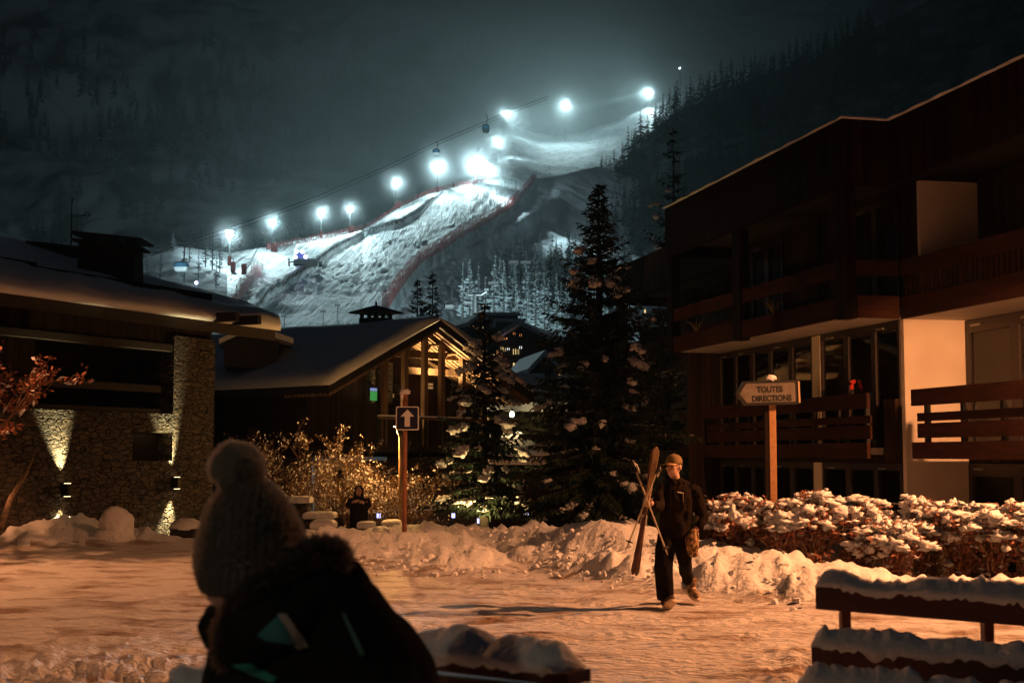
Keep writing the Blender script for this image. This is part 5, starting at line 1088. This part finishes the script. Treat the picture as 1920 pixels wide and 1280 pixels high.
for (xa, ya, da), (xb, yb, db), hs, sd, bh in (((560, 1200, 4.9), (1086, 1258, 4.2), .075, 11, .035),):
    a_ = P(xa, ya, da) - o0; c_ = P(xb, yb, db) - o0; b = MB(); beam(b, a_, c_, .06, bh); o = b.build('rail', m_beam, r); b = MB(); rail_snow(b, a_, c_ - (c_ - a_).normalized() * .03, .06, hs, sd, .55, .02); b.build('snow', m_snow, o, smooth=True)
    a2 = a_ - Vector((0, 0, .06)); c2 = c_ - Vector((.01, 0, .05)); b = MB(); beam(b, a2, c2, .05, .05); b.build('rail', m_beam, r)
b = MB(); a_ = P(1060, 1270, 4.3) - o0; b.box(a_.x - .03, a_.x + .03, a_.y + .07, a_.y + .13, -1.1, a_.z + .02); b.build('post', m_beam, r)
p = P(372, 1262, 4.3); r = empty('snowy_post', (p.x, p.y, 0), 0, 'snow capped post top at the bottom edge left of the hatted person', 'post'); b = MB(); b.box(-.07, .07, -.06, .06, -.2, p.z - .02); b.build('post', m_beam, r); b = MB(); b.ball((0, 0, p.z - .03), (.095, .09, .05), 14, 8, .6, 3, flat=.3); b.build('snow_cap', m_snow, r, smooth=True)
# ================================================================== PEOPLE
from mathutils.bvhtree import BVHTree
def bake(o, mats=None):
    dg = bpy.context.evaluated_depsgraph_get(); dg.update(); ev = o.evaluated_get(dg); me = bpy.data.meshes.new_from_object(ev, depsgraph=dg)
    return me
def fuse(b, name, mt, parent, voxel=.015, it=4, fac=.5, disp=0, dsc=8, **kw):
    """joins overlapping shapes into one continuous skin"""
    o = b.build('tmp', mt); m = o.modifiers.new('r', 'REMESH'); m.mode = 'VOXEL'; m.voxel_size = voxel; m.use_smooth_shade = True
    s = o.modifiers.new('s', 'SMOOTH'); s.factor = fac; s.iterations = it
    me = bake(o); me.name = name; bpy.data.objects.remove(o)
    if disp:
        for v in me.vertices:
            c = v.co; k = fbm(c.x * dsc, c.y * dsc, c.z * dsc * .6, 3) * disp; v.co += v.normal * k
    me.materials.clear(); me.materials.append(mt)
    me.polygons.foreach_set('use_smooth', [True] * len(me.polygons)); me.update()
    n = bpy.data.objects.new(name, me); SC.collection.objects.link(n); n.parent = parent; return tag(n, **kw) if kw else n
def fuzz(me, n, ln, wd, seed, name, mt, parent, sel=None, droop=0):
    rn = random.Random(seed); polys = [p for p in me.polygons if sel is None or sel(p.center)]; ar = [p.area for p in polys]; pk = rn.choices(polys, ar, k=n); vs = []; fs = []
    for p in pk:
        v = [me.vertices[i].co for i in p.vertices]; a_, c_ = rn.random(), rn.random(); q = v[0].lerp(v[1], a_).lerp(v[2], c_ * .7)
        d = (p.normal + Vector((rn.gauss(0, .35), rn.gauss(0, .35), rn.gauss(0, .35) - droop))).normalized() * ln * rn.uniform(.4, 1.2); s = d.orthogonal().normalized() * wd; k = len(vs)
        bend = Vector((rn.gauss(0, .3), rn.gauss(0, .3), rn.gauss(0, .3))) * ln
        vs += [tuple(q - s), tuple(q + s), tuple(q + d * .6 + s * .7), tuple(q + d + bend * .4)]; fs += [(k, k + 1, k + 2, k + 3)]
    b = MB(); b.add(vs, fs); return b.build(name, mt, parent)
def ell(cx_, cy_, cz_, rx, ry, n=28): return [Vector((cx_ + rx * math.cos(2 * PI * k / n), cy_ + ry * math.sin(2 * PI * k / n), cz_)) for k in range(n)]
m_skin = mat('skin', (.55, .33, .24), .5, sss=.1); m_lip = mat('lips', (.4, .16, .13), .5); m_eye = mat('eye', (.02, .015, .012), .2); m_hair = mat('dark_hair', (.03, .02, .012), .6)
def jacketm(name, c, c2, s=9): return mat(name, c, .9, spec=.05, col2=c2, scale=s, bump=.7, bscale=14, bdist=.012)
def hand(b, wrist, dirv, palmn, curl=1.0, side=1, sc=1.0):
    """palm, four fingers of unequal length and a thumb leaving the side of the palm"""
    d = dirv.normalized(); n = (palmn - d * palmn.dot(d)).normalized(); s = d.cross(n) * side
    P0 = wrist; b.tube([P0 - d * .01, P0 + d * .03 * sc, P0 + d * .075 * sc], [.026 * sc, .034 * sc, .036 * sc], 10)
    b.ball(P0 + d * .05 * sc, (.036 * sc,) * 3, 10, 7)
    for k, (o_, l_) in enumerate(((-.03, .066), (-.01, .076), (.01, .07), (.029, .056))):
        q = P0 + d * .075 * sc + s * o_ * sc; pts = [q]; dd = d.copy()
        for j in range(3):
            a_ = curl * (.65 + .25 * j); dd = (dd * math.cos(a_) + n * math.sin(a_)).normalized(); q = q + dd * l_ * sc * (.42 - .06 * j); pts.append(q)
        b.tube(pts, [.0095 * sc, .0095 * sc, .0085 * sc, .007 * sc], 7)
    q = P0 + d * .03 * sc - s * .03 * sc; b.tube([q, q + (-s * .5 + d * .6 + n * .4).normalized() * .035 * sc, q + (-s * .5 + d * .6 + n * .4).normalized() * .035 * sc + (n * .9 + d * .5).normalized() * .03 * sc], [.013 * sc, .011 * sc, .008 * sc], 7)
# ------------------------------------------------ walking skier
DS = 15.9; SK = P(1262, 1135, DS); SK.z = 0
skr = empty('person', SK, 0, 'walking man in a cap and dark jacket carrying skis and poles across the snowy street', 'person')
def K(px, py, dd=0): return P(px, py, DS + dd) - SK
fd = Vector((-.6, -.8, 0)).normalized(); fs_ = Vector((fd.y, -fd.x, 0))     # face direction and its side
b = MB(); hc = K(1263, 875)
b.M = Matrix.Translation(hc) @ Matrix(((-fs_.x, -fd.x, 0, 0), (-fs_.y, -fd.y, 0, 0), (0, 0, 1, 0), (0, 0, 0, 1)))   # local: -y is the face
b.ball((0, .012, .02), (.076, .094, .098), 20, 14); b.ball((0, -.022, -.045), (.058, .066, .07), 16, 10); b.ball((0, -.055, -.088), (.026, .026, .02), 10, 8)
b.tube([(0, -.085, .022), (0, -.104, -.006), (0, -.108, -.02)], [.008, .012, .014], 8); b.ball((0, -.088, -.052), (.028, .014, .012), 10, 6); b.ball((-.04, -.066, -.012), (.022, .018, .016), 8, 6); b.ball((.04, -.066, -.012), (.022, .018, .016), 8, 6); b.ball((0, -.078, .035), (.055, .018, .012), 10, 6)
for s in (-1, 1): b.ball((s * .078, .015, -.005), (.012, .022, .034), 8, 8)
b.M = Matrix.Identity(4)
b.tube([K(1264, 886), K(1267, 898), K(1268, 912)], [.052, .05, .05], 12)
b.tube([K(1268, 912), K(1269, 940), K(1267, 1000)], [.06, .11, .11], 14)
hl = K(1219, 942, -.3); b.tube([K(1240, 918), K(1232, 950, -.12), hl], [.055, .045, .028], 10); hand(b, hl, K(1211, 930, -.36) - hl, Vector((.75, .3, .25)), 1.15, 1, .95)
b.tube([K(1300, 918), K(1314, 962, .03), K(1305, 994, -.05)], [.055, .045, .03], 10); hr = K(1305, 994, -.05); hand(b, hr, Vector((-.02, -.05, -1)), Vector((-1, -.2, 0)), .4, -1, .95)
b.tube([K(1255, 998), K(1246, 1058, -.15), K(1250, 1120, -.12)], [.08, .055, .04], 10); b.tube([K(1280, 998), K(1282, 1045, .08), K(1294, 1095, .6)], [.08, .05, .035], 10)
b.ball(K(1250, 1126, -.16), (.04, .09, .04), 10, 7); b.ball(K(1299, 1104, .56), (.04, .08, .04), 10, 7)
body = fuse(b, 'body', m_skin, skr, .007, 2)
b = MB(); b.M = Matrix.Translation(hc) @ Matrix(((-fs_.x, -fd.x, 0, 0), (-fs_.y, -fd.y, 0, 0), (0, 0, 1, 0), (0, 0, 0, 1))); MH = b.M.copy()
for s in (-1, 1): b.ball((s * .03, -.083, .012), (.013, .007, .006), 8, 6)
for s in (-1, 1): b.box(s * .032 - .018, s * .032 + .018, -.094, -.088, .028, .034)
b.build('eyes', m_eye, skr)
b = MB(); b.M = MH; b.ball((0, -.097, -.05), (.024, .007, .006), 10, 6); b.build('mouth', m_lip, skr, smooth=True)
b = MB(); b.M = MH; b.ball((0, .045, .01), (.08, .07, .07), 16, 10); b.ball((-.07, .02, -.0), (.012, .03, .03), 8, 6); b.ball((.07, .02, -.0), (.012, .03, .03), 8, 6); fuse(b, 'hair', m_hair, skr, .008, 2)
m_cap = mat('olive_cap', (.22, .14, .045), .85, col2=(.16, .1, .035), scale=20, bump=.5, bscale=60, bdist=.003)
b = MB(); b.M = MH; rr = []
for z, k in ((.03, 1.0), (.05, 1.02), (.08, .98), (.108, .86), (.13, .62), (.142, .3), (.144, .05)):
    rr.append([Vector((.088 * k * math.cos(q), .012 + .104 * k * math.sin(q), z)) for q in [2 * PI * i / 28 for i in range(28)]])
b.rings(rr); b.ball((0, .012, .148), .008, 8, 5); cap = b.build('cap', m_cap, skr, smooth=True)
b = MB(); b.M = MH; rr = []
for i in range(9):
    x = -.08 + .02 * i; yo = -.02 - math.sqrt(max(0, .0105 - x * x)) * 1.0; yb_ = -.088 - .085 * math.sqrt(max(0, 1 - (x / .086) ** 2)); zz = .046 - .012 * (x / .08) ** 2
    rr.append([Vector((x, yo * .6, zz)), Vector((x, yb_, zz - .012)), Vector((x, yb_, zz - .02)), Vector((x, yo * .6, zz - .008))])
b.rings(rr); b.build('brim', mat('tan_brim', (.36, .22, .08), .8), cap, smooth=True)
m_jack = jacketm('dark_jacket', (.009, .006, .005), (.02, .012, .008)); m_trou = jacketm('dark_trousers', (.006, .0045, .004), (.012, .008, .006))
b = MB(); J = lambda px, py, rx, ry, dd=0: ell(K(px, py, dd).x, K(px, py, dd).y, K(px, py, dd).z, rx, ry)
b.rings([J(1266, 896, .07, .07), J(1267, 903, .078, .075), J(1269, 910, .12, .1), J(1269, 918, .185, .13), J(1269, 935, .19, .14), J(1269, 960, .18, .14), J(1267, 985, .185, .14), J(1266, 1008, .2, .15)])
b.tube([K(1245, 917), K(1236, 930, -.05), K(1233, 950, -.16), K(1224, 945, -.27)], [.085, .075, .07, .052], 14)
b.tube([K(1291, 914), K(1303, 925), K(1313, 950, .03), K(1318, 972, .02), K(1308, 990, -.04)], [.08, .085, .078, .07, .055], 14)
for k in range(10): a_ = 2 * PI * k / 10; b.ball(K(1268, 904) + Vector((.085 * math.cos(a_), .08 * math.sin(a_) + .01, -.005)), .035, 8, 6)
b.ball(K(1276, 908, .1), (.11, .07, .06), 12, 8)
jk = fuse(b, 'jacket', m_jack, skr, .011, 2, disp=.02, dsc=9)
m_refl = mat('pale_piping', (.75, .68, .55), .4); b = MB()
bv = BVHTree.FromPolygons([v.co for v in jk.data.vertices], [tuple(p.vertices) for p in jk.data.polygons])
def on_surface(bvh, root, px, py, d, off=.004):
    o_ = CAM - root; dr = (P(px, py, d) - CAM).normalized(); h = bvh.ray_cast(o_, dr); return (h[0] - dr * off) if h[0] is not None else (P(px, py, d) - root)
def strip(bvh, root, pts, wd, name, mt, parent, d=DS, n=8):
    b = MB(); q = []
    for (x0, y0), (x1, y1) in zip(pts, pts[1:]): q += [on_surface(bvh, root, lerp(x0, x1, k / n), lerp(y0, y1, k / n), d) for k in range(n + 1)]
    b.tube(q, wd, 5); return b.build(name, mt, parent)
strip(bv, SK, [(1270, 922), (1282, 924)], .006, 'pocket_trim', m_refl, jk); strip(bv, SK, [(1281, 924), (1281, 940)], .004, 'zip', mat('brass_zip', (.5, .38, .2), .4, .5), jk); strip(bv, SK, [(1258, 905), (1257, 960), (1256, 1000)], .003, 'zip', m_black, jk)
b = MB(); b.rings([J(1266, 990, .175, .14), J(1266, 1003, .18, .145)]); b.tube([K(1254, 1000), K(1247, 1030, -.08), K(1244, 1060, -.15), K(1246, 1095, -.16), K(1248, 1122, -.13)], [.115, .112, .1, .098, .092], 16)
b.tube([K(1279, 1000), K(1281, 1025, .04), K(1283, 1050, .12), K(1287, 1075, .38), K(1291, 1088, .55)], [.11, .095, .08, .072, .06], 16); fuse(b, 'trousers', m_trou, skr, .012, 3, disp=.012, dsc=8)
m_boot = mat('dark_boot', (.06, .035, .022), .5); m_boot2 = mat('tan_boot', (.38, .22, .12), .6, col2=(.08, .05, .03), scale=25); m_sole = mat('pale_sole', (.6, .45, .3), .6)
for c, tilt, mt, lab in ((K(1252, 1128, -.2), -.5, m_boot, 'dark boot landing on its heel'), (K(1299, 1106, .52), .35, m_boot2, 'tan boot pushing off behind')):
    M_ = Matrix.Translation(c) @ Matrix.Rotation(.25, 4, 'Z') @ Matrix.Rotation(tilt, 4, 'X'); b = MB(); b.M = M_
    b.ball((0, -.07, -.01), (.05, .1, .045), 14, 9, flat=.7); b.ball((0, .06, 0), (.045, .06, .05), 12, 8); b.tube([(0, .05, 0), (0, .07, .12)], [.055, .058], 12); bt = fuse(b, 'boot', mt, skr, .009, 2); bt['label'] = lab
    b = MB(); b.M = M_; b.rings([[Vector((math.copysign(abs(math.cos(q)) ** .8, math.cos(q)) * (.052 + .008 * (math.sin(q) < 0)) * k, -.01 + .155 * math.sin(q) * k, z)) for q in [2 * PI * i / 20 for i in range(20)]] for z, k in ((-.062, .95), (-.06, 1), (-.035, 1.02), (-.03, .96))]); b.build('sole', m_sole, bt)
# patterned mitten hanging from the wrist side
b = MB(); b.tube([K(1303, 992, -.12), K(1297, 1010, -.14), K(1298, 1030, -.13), K(1301, 1044, -.12)], [.04, .075, .07, .035], 12); fuse(b, 'mitten', mat('patterned_fleece', (.42, .24, .09), .9, col2=(.06, .035, .02), scale=24, thr=(.42, .55)), skr, .012, 2, disp=.018, dsc=22, label='patterned fleece mitten hanging at his side')
# skis and poles: held things, top level
m_skib = mat('ski_base', (.68, .46, .22), .3, col2=(.4, .24, .1), scale=5); m_skit = mat('ski_top', (.06, .035, .03), .3, col2=(.2, .1, .06), scale=6); m_bind = mat('binding_metal', (.55, .5, .42), .35, .6); m_pole = mat('pole_metal', (.6, .5, .36), .35, .4)
def skiobj(pt, pb, dd, lab, mt, nrm):
    a_ = K(*pt, dd) + SK; c_ = K(*pb, dd - .05) + SK; r = empty('ski', c_, 0, lab, 'ski', 'pair of skis held by the walking man'); ax = (a_ - c_); L_ = ax.length; ax.normalize(); sd = ax.cross(nrm).normalized(); nn = sd.cross(ax).normalized(); rr = []
    for i in range(33):
        t = i / 32; w_ = .021 + .014 * abs(2 * t - 1) ** 1.5; w_ *= math.sqrt(max(.03, min(1, min(t, 1 - t) / .035))); cur = .05 * max(0, (t - .88) / .12) ** 2 + .025 * max(0, (.05 - t) / .05) ** 2; p = ax * L_ * t - nn * cur * 1.0; h = .005 + .005 * (1 - abs(2 * t - 1))
        rr.append([p - sd * w_ - nn * h, p + sd * w_ - nn * h, p + sd * w_ + nn * h, p - sd * w_ + nn * h])
    b = MB(); b.rings(rr); b.mi = [1 if (f[0] // 4) < 17 else 0 for f in b.f]; b.build('blade', [mt, m_skit], r)
    for t, l_ in ((.42, .09), (.56, .075)):
        b = MB(); p = ax * L_ * t + nn * .03; b.prism([p - sd * .03 - ax * l_ / 2 - nn * .02, p + sd * .03 - ax * l_ / 2 - nn * .02, p + sd * .02 + ax * l_ / 2 - nn * .02, p - sd * .02 + ax * l_ / 2 - nn * .02], nn * .05); b.tube([p + ax * l_ * .6, p + ax * l_ * .6 + nn * .05], .018, 8); b.build('binding', m_bind, r)
    return r
skiobj((1233, 838), (1187, 1077), -.42, 'ski with its tan base turned to the front, held by the walking man', m_skib, Vector((.35, 1, 0)))
skiobj((1227, 836), (1192, 1079), -.35, 'ski with its dark top, held behind the tan one', m_skit, Vector((-.35, -1, 0)))
def pole(pt, pb, dt, db, lab):
    a_ = K(*pt, dt) + SK; c_ = K(*pb, db) + SK; r = empty('ski_pole', c_, 0, lab, 'ski pole', 'pair of ski poles held by the walking man'); e = a_ - c_; u = e.normalized(); b = MB(); b.tube([Vector(), u * .06, e * .9], [.003, .009, .01], 8); b.build('shaft', m_pole, r)
    b = MB(); b.tube([e * .88, e * .93, e], [.014, .019, .015], 10); g = b.build('grip', m_black, r); b = MB(); o_ = u.orthogonal().normalized(); b.tube([e * .99, e * .95 + o_ * .05, e * .86 + o_ * .045, e * .93 + o_ * .01], .005, 5); b.build('strap', m_refl, g)
    b = MB(); q = u.orthogonal().normalized(); q2 = u.cross(q); b.rings([[u * z + (q * math.cos(k * PI / 5) + q2 * math.sin(k * PI / 5)) * w_ for k in range(10)] for z, w_ in ((.07, .012), (.075, .04), (.082, .04), (.09, .012))]); b.build('basket', m_black, r)
pole((1186, 864), (1252, 1040), -.4, -.6, 'ski pole leaning from upper left down to the right in front of his leg'); pole((1237, 870), (1175, 1028), -.48, -.5, 'ski pole leaning from upper right down to the left of the skis')
# ------------------------------------------------ dark hooded figure by the piers
DH = 32.6; HP = P(672, 1000, DH); HP.z = ground_z(HP.x, DH, False); hr_ = empty('person', HP, 0, 'dark hooded figure standing in front of the lit leafy tree', 'person')
def Hh(px, py, dd=0): return P(px, py, DH + dd) - HP
b = MB(); b.ball(Hh(673, 921, -.02), (.08, .095, .115), 14, 10); b.tube([Hh(673, 926), Hh(673, 940)], .06, 10); b.tube([Hh(673, 936), Hh(673, 975)], [.13, .12], 12); hh = Hh(662, 940, -.2); b.tube([Hh(660, 932), Hh(655, 948, -.08), hh], [.05, .04, .028], 8); hand(b, hh, Vector((1, -.15, .1)), Vector((0, .6, .6)), .8, 1)
hh = Hh(680, 941, -.2); b.tube([Hh(686, 932), Hh(690, 948, -.08), hh], [.05, .04, .028], 8); hand(b, hh, Vector((-1, -.15, .1)), Vector((0, .6, .6)), .8, -1)
b.tube([Hh(667, 970), (-.1, 0, .45), (-.1, 0, .05)], [.09, .06, .045], 10); b.tube([Hh(679, 970), (.1, 0, .45), (.1, 0, .05)], [.09, .06, .045], 10); b.ball((-.1, -.06, .05), (.045, .11, .05), 8, 6); b.ball((.1, -.06, .05), (.045, .11, .05), 8, 6)
b.ball(Hh(673, 923, -.115), (.014, .02, .02), 6, 5); fuse(b, 'body', m_skin, hr_, .012, 2)
b = MB(); b.rings([ell(Hh(673, y).x, Hh(673, y).y, Hh(673, y).z, rx, ry) for y, rx, ry in ((930, .1, .09), (935, .19, .12), (945, .23, .14), (962, .2, .14), (978, .23, .16))]); b.tube([Hh(659, 935), Hh(653, 948, -.06), Hh(661, 942, -.18)], [.075, .07, .05], 10); b.tube([Hh(687, 935), Hh(692, 948, -.06), Hh(682, 943, -.18)], [.075, .07, .05], 10)
m_dk = jacketm('black_coat', (.012, .01, .009), (.02, .016, .014)); fuse(b, 'coat', m_dk, hr_, .016, 2, disp=.01)
b = MB(); n = 18; rr = []
for z, rx, ry, yo in ((-.14, .12, .12, .02), (-.05, .105, .11, .02), (.05, .1, .11, .015), (.11, .07, .08, .02), (.14, .02, .02, .03)):
    c = Hh(673, 920) + Vector((0, yo, z)); rr.append([c + Vector((rx * math.cos(a_), ry * math.sin(a_), 0)) for a_ in [-PI * .5 + .55 + (2 * PI - 1.1) * k / (n - 1) for k in range(n)]])
b2 = MB(); vs = [tuple(p) for r_ in rr for p in r_]; b2.add(vs, [(i * n + j, i * n + j + 1, (i + 1) * n + j + 1, (i + 1) * n + j) for i in range(4) for j in range(n - 1)]); o = b2.build('hood', m_dk, hr_, smooth=True); sm = o.modifiers.new('solid', 'SOLIDIFY'); sm.thickness = .02
b = MB(); b.tube([Hh(667, 968), (-.11, 0, .5), (-.11, 0, .1)], [.12, .1, .085], 12); b.tube([Hh(679, 968), (.11, 0, .5), (.11, 0, .1)], [.12, .1, .085], 12); fuse(b, 'trousers', m_dk, hr_, .016, 2)
# ------------------------------------------------ person in the bobble hat, seen from behind
DF = 3.4; FP = P(560, 1300, DF); FP.z = 0; fr = empty('person', FP, 0, 'person in a knitted bobble hat and hooded jacket seen from behind, looking up the slope', 'person')
def Ff(px, py, dd=0): return P(px, py, DF + dd) - FP
PXM = DF / F
def row(y, xl, xr, ry, dd=0, n=36):
    a_ = Ff(xl, y, dd); c_ = Ff(xr, y, dd); return ell((a_.x + c_.x) / 2, a_.y, a_.z, (c_.x - a_.x) / 2, ry, n)
b = MB(); b.ball(Ff(470, 1075, 0), (.098, .115, .125), 24, 16); b.ball(Ff(452, 1115, .02), (.07, .085, .07), 16, 10); b.ball(Ff(400, 1088, .035), (.018, .02, .018), 10, 8); b.ball(Ff(403, 1116, .03), (.022, .03, .02), 10, 8)
b.tube([Ff(480, 1120), Ff(520, 1190)], [.065, .08], 14); b.tube([Ff(560, 1180), Ff(600, 1400), Ff(610, 1560)], [.15, .15, .14], 16)
for s, px, hp in ((-1, 460, 465), (1, 710, 730)):
    w3 = Ff(hp, 1530, .24); b.tube([Ff(px, 1210), Ff(px + (-25 if s < 0 else 80), 1390, .05), w3], [.06, .05, .035], 10); hand(b, w3, Vector((-s * .7, .5, -.3)), Vector((0, -.5, .6)), .6, s)
for s in (-1, 1): b.tube([(s * .11 + .06, 0, .85), (s * .12 + .05, .02, .45), (s * .12 + .05, 0, .06)], [.09, .06, .045], 10); b.ball((s * .12 + .05, .08, .05), (.045, .12, .045), 10, 6)
fuse(b, 'body', m_skin, fr, .009, 2)
def wool(name, c, c2):
    m = mat(name, c, .95); n = m.node_tree; N = n.nodes; L = n.links; bb = N['Principled BSDF']; tc = N.new('ShaderNodeTexCoord'); w_ = N.new('ShaderNodeTexWave'); w_.bands_direction = 'X'; w_.inputs['Scale'].default_value = 16; w_.inputs['Distortion'].default_value = 1.5; w_.inputs['Detail'].default_value = 3; w_.inputs['Detail Scale'].default_value = 4; L.new(tc.outputs['Object'], w_.inputs[0])
    w2 = N.new('ShaderNodeTexWave'); w2.bands_direction = 'Z'; w2.inputs['Scale'].default_value = 40; w2.inputs['Distortion'].default_value = 4; L.new(tc.outputs['Object'], w2.inputs[0]); a_ = N.new('ShaderNodeMath'); L.new(w_.outputs['Fac'], a_.inputs[0]); L.new(w2.outputs['Fac'], a_.inputs[1])
    bp = N.new('ShaderNodeBump'); bp.inputs['Distance'].default_value = .006; L.new(a_.outputs[0], bp.inputs['Height']); L.new(bp.outputs[0], bb.inputs['Normal']); t = N.new('ShaderNodeTexNoise'); t.inputs['Scale'].default_value = 22; L.new(tc.outputs['Object'], t.inputs[0]); r = N.new('ShaderNodeValToRGB'); r.color_ramp.elements[0].color = (*c, 1); r.color_ramp.elements[1].color = (*c2, 1); L.new(t.outputs[0], r.inputs[0]); L.new(r.outputs[0], bb.inputs[0]); return m
def backlit(m, k=.75, c=(.75, .7, .62, 1)):
    n = m.node_tree; N = n.nodes; L = n.links; o = N['Material Output']; s0 = o.inputs[0].links[0].from_socket; t = N.new('ShaderNodeBsdfTranslucent'); t.inputs[0].default_value = c; x = N.new('ShaderNodeMixShader'); x.inputs[0].default_value = k; L.new(s0, x.inputs[1]); L.new(t.outputs[0], x.inputs[2]); L.new(x.outputs[0], o.inputs[0])
m_wool = wool('knitted_wool', (.10, .085, .07), (.2, .17, .14)); m_fluff = mat('pale_fluff', (.75, .72, .62), .95, col2=(.6, .56, .48), scale=20); m_hatfluff = mat('wool_fibres', (.3, .27, .24), .95); m_ruff = mat('fur_ruff', (.20, .16, .13), .95, col2=(.09, .07, .06), scale=14)
backlit(m_hatfluff, .75, (.62, .58, .52, 1)); backlit(m_fluff); backlit(m_ruff, .7, (.35, .3, .26, 1))
b = MB(); b.rings([row(*q) for q in ((893, 452, 478, .02), (897, 438, 492, .035), (906, 424, 508, .055), (922, 409, 524, .075), (948, 393, 543, .098), (978, 380, 558, .112), (1008, 372, 570, .12), (1040, 367, 580, .126), (1070, 370, 586, .128), (1092, 377, 588, .126))]); hat = fuse(b, 'knitted_hat', m_wool, fr, .008, 3, disp=.004, dsc=14)
b = MB(); b.rings([row(*q) for q in ((1062, 366, 590, .13), (1070, 363, 592, .134), (1098, 372, 594, .134), (1110, 380, 592, .13))]); fuse(b, 'hat_brim', m_wool, hat, .008, 2, disp=.004, dsc=20)
fuzz(hat.data, 17000, .011, .0015, 3, 'hat_fibres', m_hatfluff, hat)
b = MB(); b.ball(Ff(446, 878), (.054, .054, .05), 22, 16, .25, 2); pom = fuse(b, 'pompom', m_fluff, hat, .008, 1, disp=.006, dsc=20); fuzz(pom.data, 15000, .015, .0017, 4, 'pompom_fibres', m_fluff, pom)
m_fj = jacketm('black_ski_jacket', (.012, .013, .014), (.022, .022, .022), 5)
b = MB(); b.rings([row(*q) for q in ((1062, 600, 672, .03, -.06), (1080, 540, 694, .08, -.04), (1105, 480, 712, .12, -.02), (1145, 432, 744, .15), (1190, 414, 768, .165), (1235, 410, 782, .17), (1280, 412, 810, .175), (1340, 408, 835, .175), (1450, 420, 820, .17), (1600, 415, 815, .18))])
for s, px, ex, hp in ((-1, 448, 430, 460), (1, 705, 800, 745)): b.tube([Ff(px, 1180), Ff((px + ex) / 2, 1260, .02), Ff(ex, 1400, .05), Ff(hp, 1530, .2)], [.075, .08, .075, .055], 14)
b.ball(Ff(640, 1080, -.05), (.06, .06, .05), 12, 8); fj = fuse(b, 'jacket', m_fj, fr, .014, 3, disp=.02, dsc=6)
b = MB(); b.tube([Ff(585, 1120, -.1), Ff(520, 1150, -.13), Ff(470, 1190, -.12), Ff(450, 1240, -.1)], [.07, .085, .08, .05], 14); b.ball(Ff(575, 1100, -.1), (.1, .06, .07), 14, 9); fuse(b, 'hood', m_fj, fr, .012, 3, disp=.015, dsc=9)
arc = [(640, 1062, -.1), (626, 1036, -.10), (598, 1030, -.12), (552, 1062, -.15), (492, 1100, -.16), (450, 1140, -.15), (424, 1180, -.13), (416, 1215, -.11), (424, 1250, -.1)]
b = MB(); b.tube([Ff(*q) for q in arc], [.018, .026, .022, .018, .02, .022, .02, .016, .01], 12); ruff = fuse(b, 'fur_ruff', m_ruff, fr, .008, 1, disp=.01, dsc=22); fuzz(ruff.data, 9000, .024, .0017, 6, 'ruff_fibres', m_ruff, ruff)
b = MB(); b.tube([Ff(388, 1160, .02), Ff(400, 1185, 0), Ff(408, 1215, 0)], [.028, .034, .03], 12); b.ball(Ff(430, 1150, .03), (.06, .08, .04), 12, 8); fuse(b, 'scarf', m_fj, fr, .009, 2, disp=.008, dsc=14)
hd_ = bpy.data.objects['hood.001'] if 'hood.001' in bpy.data.objects else None; nv_ = len(fj.data.vertices)
bv = BVHTree.FromPolygons([v.co for v in fj.data.vertices] + [v.co for v in hd_.data.vertices], [tuple(p.vertices) for p in fj.data.polygons] + [tuple(i + nv_ for i in p.vertices) for p in hd_.data.polygons])
def patch(pts, n, name, mt, off=.012):
    """quad patch laid on the jacket back"""
    (a_, c_, d_, e_) = pts; vs = []
    for i in range(n + 1):
        for j in range(n + 1):
            s, t = i / n, j / n; x = lerp(lerp(a_[0], c_[0], s), lerp(e_[0], d_[0], s), t); y = lerp(lerp(a_[1], c_[1], s), lerp(e_[1], d_[1], s), t); vs.append(tuple(on_surface(bv, FP, x, y, DF, off)))
    b = MB(); b.add(vs, [(i * (n + 1) + j, (i + 1) * (n + 1) + j, (i + 1) * (n + 1) + j + 1, i * (n + 1) + j + 1) for i in range(n) for j in range(n)]); o = b.build(name, mt, fj, smooth=True); m = o.modifiers.new('solid', 'SOLIDIFY'); m.thickness = .004; return o
patch([(522, 1152), (556, 1208), (500, 1200), (482, 1190)], 8, 'teal_panel', mat('teal_panel', (.05, .22, .23), .8)); patch([(520, 1150), (536, 1150), (580, 1212), (556, 1215)], 8, 'cream_stripe', mat('cream_stripe', (.5, .46, .36), .8))
patch([(640, 1148), (646, 1148), (684, 1225), (676, 1232)], 8, 'green_stripe', mat('green_stripe', (.08, .2, .16), .8)); patch([(436, 1246), (470, 1243), (520, 1270), (512, 1282)], 8, 'green_stripe', mat('bright_green_stripe', (.03, .28, .2), .8), .02)
b = MB(); b.tube([(.06, 0, .88), (.05, 0, .8)], [.19, .19], 16)
for s in (-1, 1): b.tube([(s * .1 + .06, 0, .82), (s * .12 + .05, .02, .45), (s * .12 + .05, 0, .1)], [.12, .1, .09], 14)
fuse(b, 'trousers', m_fj, fr, .016, 3)
for s in (-1, 1): b = MB(); b.ball((s * .12 + .05, .08, .06), (.055, .14, .06), 12, 8, flat=.9); b.tube([(s * .12 + .05, 0, .06), (s * .12 + .05, 0, .2)], .06, 12); fuse(b, 'boot', m_boot, fr, .012, 2)
